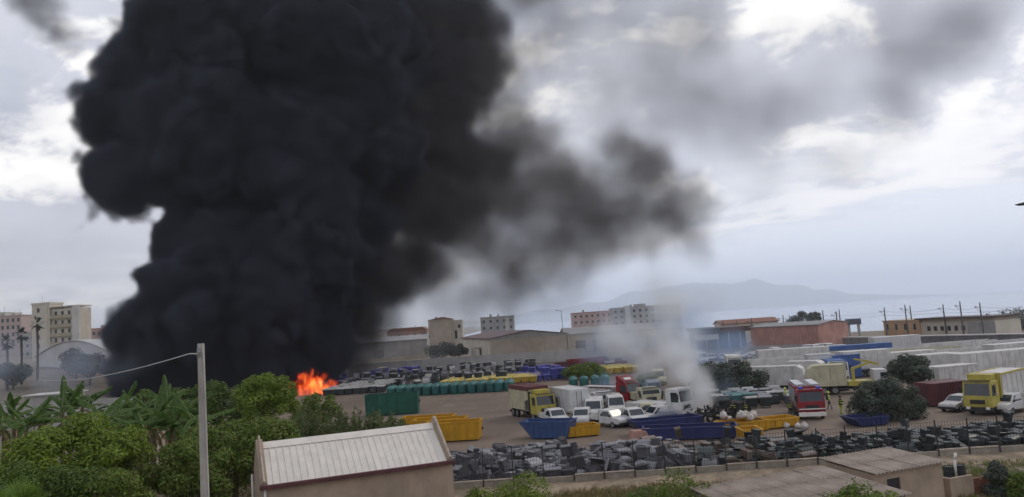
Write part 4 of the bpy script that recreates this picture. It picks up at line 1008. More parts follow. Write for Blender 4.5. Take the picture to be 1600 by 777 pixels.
# red and pink shed by the railway
A = px2(1175, 206); B = px2(1281, 192)
t = hall('brick_shed', 'pink block shed with brown roof edge beside the railway', (A.x, A.y), head(A, B), (B - A).length, 16, 5.6, 6.3, brickw, greyroof, gable_front=False, over=.3); bl_ = (B - A).length
for i in range(9): bpart('pier', brickw, t, (.3 + i * (bl_ - .8) / 8, .7 + i * (bl_ - .8) / 8, -.10, -.004, -.3, 5.3))
bpart('plinth', greyw, t, (0, bl_, -.16, -.105, -.3, .9))
A2 = px2(1086, 216)
t = thing('canopy_hall', 'open-sided dark hall with brown fascia and white panel beside pink shed', 'warehouse', (A2.x, A2.y, 0), R(-8)); cl_ = (A - A2).length - .6
bpart('roof', brownroof, t, (-.8, cl_ + .3, -1, 18, 5.3, 6.0)); bpart('fascia', M('slate_fascia', (.10, .11, .145), .6), t, (-.8, cl_ * .45, -1.1, -1.003, 4.7, 6.05)); bpart('fascia', brownroof, t, (cl_ * .45 + .01, cl_ + .3, -1.1, -1.003, 4.7, 6.05))
bpart('back_wall', M('slate_fascia'), t, (-.5, cl_, 12, 12.3, -.3, 5.29)); bpart('white_panel', whitew, t, (0, cl_ * .42, -.5, -.4, 2.9, 4.4))
for i in range(6): bpart('column', greyw, t, (i * (cl_ - .4) / 5, i * (cl_ - .4) / 5 + .35, -.38, -.05, -.3, 5.29))
t2 = hall('tiled_roof_hall', 'low hall with cream and red roof behind the canopy hall', tuple(px2(1130, 250))[:2], R(-4), 18, 12, 6.2, 7.3, creamw, M('terracotta'), gable_front=False)
# railway: embankment wall, station building, tower, masts
E0, E1 = px2(1296, 204), px2(1640, 158); er = head(E0, E1); el_ = (E1 - E0).length
t = thing('embankment_wall', 'long low dark retaining wall with pale top carrying the railway', 'wall', (E0.x, E0.y, 0), er)
pn = int(el_ / 4); epm = MB().bx(0, el_ / pn - .03, 0, 3.0, -1, 1.55).mesh('wall_panel', M('stained_concrete', (.17, .165, .17), .9, var=.25, scale=.5, dirt=.4, streak=True)); epc = MB().bx(0, el_ / pn - .02, -.15, 3.2, 0, .2).mesh('coping_stone', M('pale_concrete', (.44, .42, .41), .9, var=.15, scale=.5))
for i in range(pn): inst('wall_panel', epm, t, (i * el_ / pn, 0, random.uniform(-.02, 0))); inst('coping_stone', epc, t, (i * el_ / pn, 0, 1.57))
S0, S1 = px2(1384, 212), px2(1556, 180); sr = head(S0, S1); sl_ = (S1 - S0).length
t = thing('railway_building', 'long orange and cream railway building with dark eaves along the embankment', 'building', (S0.x, S0.y, 0), sr)
k_ = sl_ * .36
bpart('wall', orangew, t, (0, k_, 0, 9, -.5, 4.7)); bpart('low_wall', creamw, t, (k_ + .003, sl_, .6, 8.5, -.5, 4.2))
bpart('cornice', tanw, t, (-.2, k_ + .2, -.2, 9.2, 4.703, 5.0)); bpart('roof', M('dark_eave', (.075, .05, .05), .7), t, (k_ - 1.0, sl_ + .5, -.3, 9.3, 4.203 + .81, 5.3)); bpart('grey_end', greyw, t, (sl_ * .78, sl_ + .1, .45, .597, .5, 4.0))
bpart('upper_band', tanw, t, (k_ + .21, sl_ - .5, .8, 8.3, 4.203, 5.01))
for i in range(4): window(t, (1.4 + i * (k_ - 2.8) / 3, -.003, 3.2), .9, 1.6)
for i in range(9): window(t, (k_ + 2.5 + i * (sl_ - k_ - 5) / 8, .597, 2.6), 1.0, 1.1)
p = px2(1337, 215); t = thing('signal_tower', 'dark concrete portal tower on two legs by the railway', 'tower', (p.x, p.y, 0), R(-20))
bpart('leg', greyw, t, (-1.6, -.9, -.6, .6, -.5, 4.4)); bpart('leg', greyw, t, (.9, 1.6, -.6, .6, -.5, 4.4)); bpart('head_slab', M('slate_fascia'), t, (-2.0, 2.0, -1, 1, 4.403, 6.0))
mast_m = M('mast_steel', (.16, .155, .15), .7, .3, var=.2)
for i, (x, Y, h) in enumerate(((1133, 240, 8.0), (1155, 240, 7.6), (1178, 240, 8), (1228, 225, 8.5), (1238, 240, 8), (1291, 208, 9.2), (1312, 212, 8.6), (1317, 220, 9.0), (1388, 208, 8.8), (1421, 204, 9.2), (1429, 206, 8.9), (1481, 193, 8.8), (1508, 186, 9.3), (1539, 180, 8.8))):
    p = px2(x, Y); t = thing('catenary_mast', 'steel catenary mast with bracket arm standing along the railway', 'mast', (p.x, p.y, -.5), er, 'masts along the railway')
    m_ = MB(); m_.box((0, 0, h / 2 + .3), (.32, .32, h), tx=.55, ty=.55); m_.build('mast', mast_m, t)
    m_ = MB(); m_.bar((0, 0, h - .9), (0, -2.0, h - .5), .08); m_.bar((0, 0, h - 2.0), (0, -2.0, h - .55), .06); m_.build('bracket', mast_m, t); m_ = MB(); m_.cyl((0, -1.95, h - .9), (0, -1.95, h - .5), .09, n=8); m_.build('insulator', mast_m, t)
for Y_, z_ in ((0, 8.2), (0, 7.0)):
    pass
wpts = [Vector((px2(x, Y).x, px2(x, Y).y, 7.6)) for x, Y in ((1291, 206), (1388, 206), (1481, 191), (1539, 178), (1620, 168))]
for dz in (0, -1.1):
    m_ = MB(); P_ = []
    for a, b in zip(wpts, wpts[1:]):
        for i in range(6): tt = i / 6; q = a.lerp(b, tt); q.z += dz - .5 * 4 * tt * (1 - tt) * (1 if dz == 0 else .2); P_.append(q)
    m_.tube(P_, [.025] * len(P_), 4); tag(m_.build('contact_wire', mast_m), ('sagging upper' if dz == 0 else 'taut lower') + ' overhead wire strung between the railway masts', 'wire')
p = px2(881, 240); t = thing('lamp_post', 'thin tall lamp post beside the right corner of the tan warehouse', 'lamp post', (p.x, p.y, 0)); m_ = MB(); m_.cyl((0, 0, 0), (0, 0, 14), .12, .07, n=8); m_.build('pole', mast_m, t); m_ = MB(); m_.bar((0, 0, 13.9), (-1.2, 0, 14.2), .1); m_.bx(-1.7, -1.1, -.15, .15, 14.1, 14.3); m_.build('lamp_head', mast_m, t)

# town on the left
A = dp(50, 540, 262); GZ = 8.0
t = thing('apartment_block', 'cream apartment block with stacked balconies and a stair tower', 'building', (A.x, A.y, 0), R(-6)); t.scale = (.80, .6, 1)
bpart('tower_wall', creamw, t, (0, 8.2, 0, 11, GZ - 3, 28.3)); bpart('pilaster', creamw, t, (6.0, 7.4, -.3, -.004, GZ - 3, 28.6)); bpart('tower_cornice', creamw, t, (-.3, 8.5, -.35, 11.3, 28.303, 28.9)); bpart('side_balcony', creamw, t, (-1.4, -.004, .5, 4.5, 22.6, 23.8))
for f_ in range(6): window(t, (3.0, -.003, 26.3 - f_ * 3.05), 1.2, 1.4)
bpart('wing_wall', creamw, t, (8.203, 21.3, 1.4, 11, GZ - 3, 26.5)); bpart('end_wall', whitew, t, (18.4, 21.5, -.2, 1.397, GZ - 3, 26.9)); bpart('wing_cornice', creamw, t, (8.21, 21.6, -.1, 11.2, 26.91, 27.3))
for f_ in range(6):
    z = 26.3 - 3.05 * (f_ + 1)
    bpart('balcony_slab', creamw, t, (8.21, 18.39, -.1, 1.39, z - .2, z)); bpart('balcony_parapet', M('yellowish_parapet', (.42, .37, .27), .9, var=.12, dirt=.3, streak=True), t, (8.21, 18.39, -.2, -.08, z - .2, z + 1.0))
    for c_ in range(3): window(t, (10.2 + c_ * 3.1, 1.397, z + 1.25), 1.1, 2.1, mat=pane_m if (c_ + f_) % 3 else shut)
m_ = MB(); m_.bar((2.5, 4, 28.9), (2.5, 4, 31.4), .06); m_.bar((2.0, 4, 30.8), (3.0, 4, 30.8), .04); m_.bar((2.1, 4, 31.2), (2.9, 4, 31.2), .04); m_.build('antenna', mast_m, t)
t, L = block('townhouse', 'pinkish white town house with small windows left of the apartment block', 0, 33, 330, 28.8, 12, M('pale_pink', (.48, .38, .35), .9, var=.12, dirt=.25, streak=True), 4, 4, z0=4, win=(1.0, 1.5))
t, L = block('townhouse', 'taller white town house at the edge of the town', -22, 8, 350, 31.5, 12, whitew, 5, 4, z0=4, win=(1.0, 1.5))
t, L = block('townhouse', 'small grey town house between pink house and apartment block', 30, 56, 300, 20.0, 12, greyw, 3, 3, z0=4, win=(1.1, 1.2))
t, L = block('townhouse', 'low pale house behind the right end of the apartment block', 143, 168, 320, 20.5, 12, pinkw, 3, 3, z0=4, win=(1.0, 1.3))
A = dp(56, 540, 200)
t = hall('arched_shed', 'white shed with a shallow arched roof under the apartment block', (A.x, A.y), R(-3), 19.5, 30, 10.6, 14.2, whitew, M('pale_roof', (.52, .52, .51), .6, var=.1, scale=.3, dirt=.3), z0=4, curved=True, over=.4)
bpart('door', M('shed_door'), t, (7, 11, -.05, -.003, 5, 9)); bpart('vent', shut, t, (9, 10.4, -.05, -.003, 11.5, 12.4))
m_ = MB(); A = dp(100, 540, 190); t = thing('brick_ruin', 'small reddish outbuilding half lost in the bluish smoke', 'outbuilding', (A.x, A.y, 6.0), R(5)); bpart('wall', pinkw, t, (0, 7, 0, 5, -2, 3.6)); bpart('roof', brownroof, t, (-.3, 7.3, -.3, 5.3, 3.603, 3.9)); window(t, (2, -.003, 1.6), 1.0, 1.0)
A = dp(-20, 590, 120); t = thing('garden_wall', 'long low grey wall behind the banana plants', 'wall', (A.x, A.y, 1.0), R(6)); wm2 = MB().bx(0, 3.46, 0, .25, -1.5, 2.6).mesh('wall_panel', greyw)
for i in range(12): inst('wall_panel', wm2, t, (i * 3.5, 0, random.uniform(-.08, .08)))
A = dp(38, 590, 105); t = thing('sheet_roof_hut', 'low hut with a pale sheet roof behind the banana plants', 'hut', (A.x, A.y, 2.0), R(4)); bpart('wall', greyw, t, (0, 6, 0, 4, -1.5, 3.6)); bpart('roof', M('pale_roof'), t, (-.3, 6.3, -.4, 4.4, 3.603, 3.75)); bpart('door', shut, t, (2, 3, -.05, -.003, -.2, 2.0))
# street lamp whose head reaches in over the yard
hd = dp(1594, 319, 26); t = thing('street_lamp', 'dark street lamp head on an arm reaching over the garden', 'street lamp', (hd.x + 2.2, hd.y, 0)); m_ = MB(); m_.cyl((0, 0, 0), (0, 0, hd.z + .2), .09, .05, n=10); m_.tube([(0, 0, hd.z + .1), (-.6, 0, hd.z + .12), (-1.6, 0, hd.z + .05)], [.04, .035, .03], 8); m_.build('pole', mast_m, t, smooth=True)
m_ = MB().prism([(-2.35, hd.z), (-1.9, hd.z + .09), (-1.4, hd.z + .08), (-1.35, hd.z - .04), (-2.2, hd.z - .05)], -.13, .13); m_.build('lamp_head', M('dark_steel'), t, bevel=.03)
# ---------------------------------------------------------------- plants
bark = M('bark', (.11, .085, .065), .95, var=.35, scale=4, bump=.6, bscale=20)
L_cit = leafmat('leaf_citrus', (.045, .09, .010), (.26, .35, .04), back=.35)
L_dk = leafmat('leaf_dark', (.03, .066, .012), (.135, .20, .034), back=.3)
L_mid = leafmat('leaf_mid', (.038, .082, .011), (.185, .26, .038), dry=(.17, .13, .05), back=.32)
L_grey = leafmat('leaf_greyish', (.03, .042, .034), (.105, .13, .09), back=.25)
L_ole = leafmat('leaf_oleander', (.045, .08, .024), (.17, .22, .075), dry=(.19, .13, .09), back=.32)
L_ban = leafmat('leaf_banana', (.030, .075, .012), (.095, .17, .03), back=.4)
L_dry = leafmat('leaf_dry', (.13, .085, .035), (.30, .22, .10), back=.25)
L_palm = leafmat('leaf_palm', (.08, .15, .02), (.22, .34, .06), back=.35)
def leaves(lobes, n, size, seed, flat=.35, shell=.55, aspect=.5, up=.25):
    """leaf faces through overlapping lobes, each lobe a clump"""
    r = random.Random(seed); m_ = MB(); V, Fc = [], []
    ws = [l[3] ** 2 for l in lobes]
    for i in range(n):
        l = r.choices(lobes, ws)[0]
        d = Vector((r.gauss(0, 1), r.gauss(0, 1), r.gauss(0, 1) + .15)).normalized()
        rad = l[3] * (shell + (1.06 - shell) * r.random() ** .6)
        p = Vector(l[:3]) + Vector((d.x * rad, d.y * rad, d.z * rad * (l[4] if len(l) > 4 else .85)))
        if p.z < .05: continue
        nrm = (d * .8 + Vector((r.gauss(0, flat), r.gauss(0, flat), r.gauss(0, flat) + up))).normalized()
        t_ = nrm.cross(Vector((r.gauss(0, 1), r.gauss(0, 1), r.gauss(0, 1)))).normalized(); b_ = nrm.cross(t_)
        s_ = size * r.uniform(.6, 1.3); o = len(V)
        V += [p - t_ * s_, p + b_ * s_ * aspect - nrm * s_ * .12, p + t_ * s_, p - b_ * s_ * aspect - nrm * s_ * .12]; Fc.append((o, o + 1, o + 2, o + 3))
    m_.add(V, Fc); return m_
def clump_lobes(rx, ry, h, n, seed, lo=.25, rr=(.55, 1.0), base=0.0):
    """lobes spread over an uneven dome"""
    r = random.Random(seed); out_ = [(0, 0, base + h * .5, min(rx, ry) * .72)]
    for i in range(n):
        a_ = r.uniform(0, 6.283); e_ = math.asin(r.uniform(-.25, 1)); k_ = r.uniform(.62, .95)
        out_.append((rx * k_ * math.cos(e_) * math.cos(a_), ry * k_ * math.cos(e_) * math.sin(a_), base + h * .5 + h * .5 * k_ * math.sin(e_), r.uniform(*rr)))
    return out_
def tree(name, label, loc, rx, ry, h, mat, n, size, seed, nl=24, rr=(.5, .95), trunk=.6, cat='tree', aspect=.5, group=None, base=None):
    t = thing(name, label, cat, loc, 0, group); r = random.Random(seed)
    base = h * .18 if base is None else base
    m_ = MB()
    m_.tube([(0, 0, -.3), (.05, 0, base + h * .15), (.1, .05, base + h * .35)], [.045 * h, .034 * h, .022 * h], 9)
    for i in range(7):
        a_ = r.uniform(0, 6.28); q = Vector((math.cos(a_) * rx * .7, math.sin(a_) * ry * .7, base + h * r.uniform(.4, .75))); s0 = Vector((.03, 0, base + h * .12))
        m_.tube([s0, s0.lerp(q, .5) + Vector((0, 0, .15)), q], [.02 * h, .012 * h, .005 * h], 6)
    m_.build('trunk', bark, t)
    lb = clump_lobes(rx, ry, h - base, nl, seed, rr=rr, base=base)
    if cat in ('bush', 'shrub'):
        for i in range(14): a_ = i * .449; lb.append((rx * .78 * math.cos(a_), ry * .78 * math.sin(a_), r.uniform(.3, .7) * min(1, h / 3), r.uniform(*rr)))
    leaves(lb, n, size, seed + 1, aspect=aspect).build('crown', mat, t, fix=False)
    return t
def gz(x, y): return ground_z(x, y)
def at(x, y, Y, dz=0): p = dp(x, y, Y); return (p.x, p.y, gz(p.x, p.y) + dz)
def top_h(x, y, Y): p = dp(x, y, Y); return p.z - gz(p.x, p.y)
# rounded citrus trees and shrubs of the garden
p = at(112, 700, 36); tree('citrus_tree', 'broad bright green citrus tree with dense rounded crown beside the banana plants', p, 3.3, 2.8, top_h(112, 655, 36), L_cit, 26000, .095, 11, 80, (.38, .7), base=.5)
p = at(60, 735, 31); tree('shrub', 'dark low shrub growing against the foot of the broad citrus tree', p, 2.6, 1.5, top_h(60, 722, 31), L_dk, 12000, .08, 12, 26, (.4, .7), cat='shrub', base=.1)
p = at(180, 750, 31); tree('shrub', 'olive green shrub between the citrus tree and the dry grass path', p, 1.4, 1.2, top_h(180, 722, 31), L_mid, 8000, .08, 13, 20, (.35, .6), cat='shrub', base=.1)
p = at(365, 700, 41); tree('carob_tree', 'wide dark green tree spreading behind the stuccoed house', p, 3.7, 3.0, top_h(350, 650, 41), L_mid, 27000, .095, 14, 80, (.4, .8), base=.4)
p = at(290, 745, 37); tree('shrub', 'deep green shrub at the foot of the utility pole', p, 1.9, 1.5, top_h(290, 690, 37), L_mid, 12000, .085, 15, 24, (.4, .7), cat='shrub', base=.1)
p = at(412, 640, 62); tree('citrus_tree', 'dense round tree standing just in front of the flames', p, 2.7, 2.4, top_h(412, 584, 62), L_cit, 18000, .11, 16, 50, (.5, .8), base=.8)
p = at(345, 640, 66); tree('round_tree', 'dark tree left of the dense round tree by the flames', p, 2.9, 2.5, top_h(345, 594, 66), L_dk, 13000, .12, 17, 34, (.5, .9), base=.6)
p = at(290, 640, 70); tree('round_tree', 'low dark tree at the smoke foot behind the banana plants', p, 2.6, 2.3, top_h(290, 603, 70), L_dk, 7000, .16, 18, 28, (.5, .9), base=.6)
p = at(495, 640, 72); tree('shrub', 'yellowish shrub touching the right edge of the flames', p, 2.1, 1.7, top_h(495, 606, 72), L_mid, 6000, .14, 19, 26, (.4, .7), cat='shrub', base=.1)
p = at(230, 640, 64); tree('round_tree', 'dark tree hidden behind the tallest banana leaves', p, 2.4, 2.0, top_h(230, 612, 64), L_dk, 5000, .16, 20, 24, (.5, .8), base=.6)
for i, (x, y, Y, rx, mt_, lab) in enumerate(((430, 648, 48, 1.6, L_ole, 'brownish oleander bush next to the wide dark tree'), (488, 624, 50, 2.4, L_ole, 'tall oleander bush with upright shoots behind the house ridge'), (538, 628, 52, 2.4, L_ole, 'oleander bush in the middle of the hedge behind the house'), (588, 630, 53, 2.2, L_ole, 'dark bush of the hedge next to the green container'), (616, 640, 54, 1.5, L_ole, 'dark bush at the end of the hedge beside the yellow skips'))):
    p = at(x, y, Y); h = top_h(x, y, Y); t = thing('hedge_bush', lab, 'bush', p); r = random.Random(40 + i); V, Fc = [], []
    st_ = MB()
    for k in range(110):
        a_ = r.uniform(0, 6.28); q = r.random() ** .5; b0 = Vector((math.cos(a_) * q * rx * .6, math.sin(a_) * q * rx * .6, 0)); b1 = b0 * r.uniform(1.2, 1.9) + Vector((0, 0, h * r.uniform(.6, 1.02) * (1 - .25 * q)))
        st_.cyl(b0, b1, .022, .008, 5, caps=False)
        for j in range(80):
            s_ = r.uniform(.1, 1); c_ = b0.lerp(b1, s_); d = Vector((r.gauss(0, 1), r.gauss(0, 1), r.uniform(.3, 1.6))).normalized(); w_ = d.cross(Vector((r.gauss(0, 1), r.gauss(0, 1), .1))).normalized(); o = len(V); L_ = r.uniform(.18, .34)
            V += [c_, c_ + d * L_ * .5 + w_ * .05, c_ + d * L_, c_ + d * L_ * .5 - w_ * .05]; Fc.append((o, o + 1, o + 2, o + 3))
    st_.build('stem', bark, t); MB().add(V, Fc).build('foliage', mt_, t, fix=False)
# shrubs by the walls and sheds
for i, (x, yt, Y, rx, h, mt_, lab) in enumerate(((800, 748, 40, 2.1, None, L_cit, 'bright yellow-green shrub growing below the block wall'), (742, 760, 41, .9, None, L_mid, 'small tangled shrub at the corner of the house'), (1060, 752, 38, 2.0, None, L_mid, 'creeper sprawling beside the lean-to roof'), (1010, 764, 40, 1.2, None, L_dk, 'low weedy bush on the dirt below the wall'), (1330, 758, 33, 1.5, None, L_mid, 'leafy creeper climbing over the front of the lean-to roof'), (1375, 766, 34, .8, None, L_cit, 'small climbing weed before the dark doorway'), (1556, 725, 43, .75, None, L_grey, 'thin grey-green sapling beside the brick pen'), (1597, 738, 42, .8, None, L_mid, 'weedy bush on the dirt slope'))):
    p = at(x, yt, Y); h = max(.7, top_h(x, yt, Y)); tree('garden_shrub', lab, p, rx, rx * .8, h, mt_, int(2600 * rx + 1200), .085, 60 + i, 18, (.25 * rx, .45 * rx), cat='shrub', base=.05)
# dark bushes in the yard
p = pfb(1390, 655); tree('yard_bush', 'big drooping dark bush between the fire engine and maroon container', (p[0], p[1], 0), 3.2, 2.2, 3.4, L_grey, 14000, .13, 80, 50, (.5, .9), cat='bush', base=-.5)
p = pfb(1428, 622); tree('yard_tree', 'bluish dark tree behind the maroon container', (p[0], p[1], 0), 2.3, 2.0, 4.6, L_grey, 6000, .17, 81, 26, (.5, .9), base=.6)
p = pfb(1150, 617); tree('yard_bush', 'dark bush veiled by blue smoke beside the ribbed compactor', (p[0], p[1], 0), 4.0, 2.5, 3.9, L_grey, 8000, .18, 82, 30, (.6, 1.0), cat='bush', base=.1)
p = pfb(1112, 605); tree('yard_bush', 'dark bush behind the burnt lorry lost in white smoke', (p[0], p[1], 0), 3.2, 2.5, 3.6, L_grey, 5000, .2, 83, 26, (.6, 1.0), cat='bush', base=.1)
p = pfb(918, 592); tree('yard_bush', 'green mound of weeds behind the teal bins', (p[0], p[1], 0), 4.2, 3, 2.6, L_mid, 5000, .2, 84, 26, (.6, 1.0), cat='bush', base=.05)
p = pfb(1016, 606); tree('yard_bush', 'small green bush behind the red lorry', (p[0], p[1], 0), 1.8, 1.5, 2.4, L_mid, 3000, .16, 85, 18, (.4, .7), cat='bush', base=.05)
for i, (x, Y, rx, h, lab) in enumerate(((1255, 238, 4.0, 8.2, 'grey-green tree behind the pink block shed'), (1277, 232, 2.2, 8.8, 'narrow dark tree at the corner of the pink block shed'), (690, 262, 5, 5.5, 'grey scrubby tree between the long shed and tan warehouse'), (716, 268, 3, 5.0, 'grey bush against the side of the tan warehouse'), (1590, 215, 8, 3.6, 'dark scrub beyond the railway building'))):
    p = px2(x, Y); tree('far_tree', lab, (p.x, p.y, 0), rx, rx * .8, h, L_grey, 2500, .38, 90 + i, 20, (rx * .25, rx * .45), base=.3)
for i, (x, y, Y) in enumerate(((118, 548, 185), (140, 553, 180), (20, 570, 170))):
    p = at(x, y, Y); tree('scrub_tree', 'hazy scrub tree growing below the arched white shed', p, 3.6, 3, max(3.5, top_h(x, y, Y)), L_grey, 2200, .34, 100 + i, 16, (1.0, 1.8), group='scrub below the arched shed', base=.3)
# tall palms by the town
for i, (x, y, Y, lab) in enumerate(((58, 503, 182, 'tall slim palm in front of the stair tower'), (33, 520, 176, 'hazy palm left of the slim palm'), (11, 532, 170, 'short thick palm at the edge of the town'))):
    p = at(x, y, Y); h = top_h(x, y, Y) - .5; t = thing('palm_tree', lab, 'palm', p); r = random.Random(110 + i)
    m_ = MB(); m_.tube([(0, 0, -.3), (.1, 0, h * .5), (0, 0, h)], [.32, .24, .26], 9); m_.build('trunk', bark, t)
    V, Fc = [], []
    for k in range(34):
        a_ = r.uniform(0, 6.28); e_ = r.uniform(-.9, 1.3); d = Vector((math.cos(a_) * math.cos(e_), math.sin(a_) * math.cos(e_), math.sin(e_))); L_ = r.uniform(1.4, 2.1)
        for q in range(9):
            sp = (q - 4) * .16; dd = (d + d.cross(Vector((0, 0, 1))).normalized() * sp).normalized() if abs(d.z) < .98 else d
            b0 = Vector((0, 0, h)) + d * L_ * .45; w_ = dd.cross(Vector((0, 0, 1))).normalized() * .09; o = len(V)
            V += [b0 - w_, b0 + w_, b0 + dd * L_ * .6 + Vector((0, 0, -.12)) + w_ * .3, b0 + dd * L_ * .6 + Vector((0, 0, -.12)) - w_ * .3]; Fc.append((o, o + 1, o + 2, o + 3))
    MB().add(V, Fc).build('crown', L_grey, t, fix=False)
# fan palm low beside the shrubs
p = at(22, 790, 21); t = thing('fan_palm', 'bright green fan palm with stiff fronds by the dark low shrub', 'palm', p); m_ = MB(); m_.cyl((0, 0, -.3), (0, 0, 1.6), .14, .11, 9); m_.build('trunk', bark, t)
hh = top_h(22, 760, 21); r = random.Random(5)
for k in range(18):
    a_ = r.uniform(0, 6.28); e_ = r.uniform(.1, 1.35); d = Vector((math.cos(a_) * math.cos(e_), math.sin(a_) * math.cos(e_), math.sin(e_))); V, Fc = [], []
    c0 = Vector((0, 0, hh - .9)); hub = c0 + d * r.uniform(.35, .6); sx = d.cross(Vector((0, 0, 1))).normalized(); ux = sx.cross(d)
    V += [c0 - sx * .015, c0 + sx * .015, hub + sx * .012, hub - sx * .012]; Fc.append((0, 1, 2, 3))
    for q in range(17):
        th_ = (q - 8) * .14; dd = (d * math.cos(th_) + sx * math.sin(th_)).normalized(); L_ = .75 * (1 - .25 * abs(q - 8) / 8); w_ = dd.cross(ux).normalized() * .028; o = len(V)
        V += [hub, hub + dd * L_ * .5 + w_, hub + dd * L_ + Vector((0, 0, -.08)), hub + dd * L_ * .5 - w_]; Fc.append((o, o + 1, o + 2, o + 3))
    MB().add(V, Fc).build('leaf', L_palm, t, fix=False)
# banana grove: each leaf a blade of its own
def blade(L_, w_, droop, seed):
    r = random.Random(seed); m_ = MB(); n_ = 22; mids = []
    for i in range(n_ + 1):
        s_ = i / n_; mids.append(Vector((L_ * (s_ - .12 * droop * s_ * s_), .06 * L_ * math.sin(s_ * 2 + seed), L_ * (.62 * s_ - droop * s_ * s_))))
    wd = [w_ * (.04 if i < 3 else math.sin(math.pi * min(1, (i - 2.2) / (n_ - 1.8))) ** .5) for i in range(n_ + 1)]; wd[-1] = .01
    fold = r.uniform(.35, .9)
    for sd in (-1, 1):
        tear = 0; fall = fold
        for i in range(2, n_):     # strips, some torn apart and hanging
            if r.random() < .35: tear = r.uniform(.1, .55); fall = fold + r.uniform(-.2, .7)
            else: tear = 0
            a_, b_ = mids[i], mids[i + 1]; dl = (b_ - a_)
            va = a_ + Vector((.12 * w_, sd * wd[i], -wd[i] * fall)); vb = b_ + Vector((.12 * w_, sd * wd[i + 1], -wd[i + 1] * fall)) - dl * tear
            m_.add([a_, b_, vb, va], [(0, 1, 2, 3)])
    nl = len(m_.f); 
    for i in range(n_): m_.cyl(mids[i], mids[i + 1], .028 * (1 - i / n_) + .007, .028 * (1 - (i + 1) / n_) + .007, 5, caps=False)
    m_.mi = [0] * nl + [1] * (len(m_.f) - nl)
    return m_
RIB = M('banana_midrib', (.16, .22, .07), .6, var=.15)
BL = [blade(L, w_, d_, 200 + i).mesh('leaf', [L_ban, RIB], fix=False) for i, (L, w_, d_) in enumerate(((2.7, .30, .50), (2.4, .27, .8), (2.9, .30, .32), (2.2, .25, 1.05), (2.6, .26, .12), (2.5, .28, .65), (2.8, .26, .9)))]
BD = [blade(L, .16, d_, 230 + i).mesh('dry_leaf', [L_dry, L_dry], fix=False) for i, (L, d_) in enumerate(((1.8, 2.0), (1.6, 2.3)))]
stem_m = M('banana_stem', (.17, .16, .08), .8, var=.35, scale=3, dirt=.5, dirtcol=(.12, .07, .03), streak=True)
rb2 = random.Random(77)
BAN = [(20, 625, 52), (60, 622, 55), (95, 618, 50), (130, 612, 52), (165, 628, 48), (190, 622, 54), (215, 618, 50), (240, 625, 47), (262, 612, 52), (285, 625, 48), (302, 634, 45), (40, 640, 46), (150, 640, 45), (225, 645, 45), (272, 640, 45), (110, 634, 57), (5, 640, 50)]
for i, (x, y, Y) in enumerate(BAN):
    p = at(x + rb2.uniform(-4, 4), y, Y); h = max(1.6, top_h(x, y, Y) - 1.0)
    lab, grp = ('banana plant with broad arching leaves in the garden grove', 'banana plants in the garden')
    t = thing('banana_plant', lab, 'banana plant', p, rb2.uniform(0, 6), grp)
    m_ = MB(); m_.tube([(0, 0, -.3), (.05, .03, h * .5), (.02, .08, h)], [.19, .15, .09], 9); m_.build('stem', stem_m, t)
    for k in range(rb2.randint(10, 14)):
        o = inst('leaf', rb2.choice(BL), t, (.02, .08, h - rb2.uniform(-.1, .35)), (0, rb2.uniform(-.85, .30), rb2.uniform(0, 6.28)), rb2.uniform(.6, .92))
    for k in range(rb2.randint(3, 6)):
        inst('dry_leaf', rb2.choice(BD), t, (.02, .05, h - rb2.uniform(.3, .9)), (0, rb2.uniform(-.2, .4), rb2.uniform(0, 6.28)), rb2.uniform(.7, 1.0))
# dry grass and weeds
def tufts(name, label, spots, mat, n, hgt, seed):
    r = random.Random(seed); V, Fc = [], []
    for k in range(n):
        x0, x1, y0, y1 = r.choice(spots); x, y = r.uniform(x0, x1), r.uniform(y0, y1); z = gz(x, y)
        for j in range(6):
            a_ = r.uniform(0, 6.28); h = hgt * r.uniform(.4, 1.2); b0 = Vector((x + r.uniform(-.1, .1), y + r.uniform(-.1, .1), z)); tip = b0 + Vector((math.cos(a_) * h * .45, math.sin(a_) * h * .45, h)); w_ = Vector((-math.sin(a_), math.cos(a_), 0)) * .018; o = len(V)
            V += [b0 - w_, b0 + w_, tip]; Fc.append((o, o + 1, o + 2))
    tag(MB().add(V, Fc).build(name, mat, fix=False), label, 'grass', kind='stuff')
tufts('dry_grass', 'dry straw-coloured grass on the garden path and bank', [(-22, -15, 30, 50), (22, 42, 40, 51), (2, 20, 46, 51), (-3, 8, 40, 50)], L_dry, 5200, .28, 3)
tufts('weeds', 'green weeds scattered over garden and bank', [(-40, -14, 30, 62), (20, 42, 40, 51), (-2, 16, 42, 50)], L_mid, 4200, .32, 4)
# ---------------------------------------------------------------- bins set out across the yard
def bin_one(big, bmat, lmat):
    b, l = bin_mesh(big); n0 = len(b.f); b.add(l.v, l.f); b.mi = [0] * n0 + [1] * (len(b.f) - n0); return b.mesh('bin', [bmat, lmat])
teal = M('teal_plastic', (.020, .115, .105), .5, var=.2, scale=1.5, rnd=.5, dirt=.35, dirtcol=(.05, .07, .06)); teal_top = M('teal_plastic_pale', (.07, .20, .19), .5, var=.2, scale=1.5, rnd=.4, dirt=.3)
yel = M('yellow_plastic', (.50, .34, .045), .55, var=.15, scale=1.5, rnd=.35, dirt=.3); yel_lid = M('yellow_plastic_lid', (.62, .50, .16), .5, var=.15, scale=1.5, rnd=.3)
blu = M('violet_blue_plastic', (.055, .06, .27), .5, var=.2, scale=1.5, rnd=.5, dirt=.3); blu_lid = M('violet_blue_lid', (.12, .12, .40), .45, var=.2, scale=1.5, rnd=.5)
palelid = M('pale_lid', (.46, .45, .43), .5, var=.2, scale=2, rnd=.6, dirt=.3)
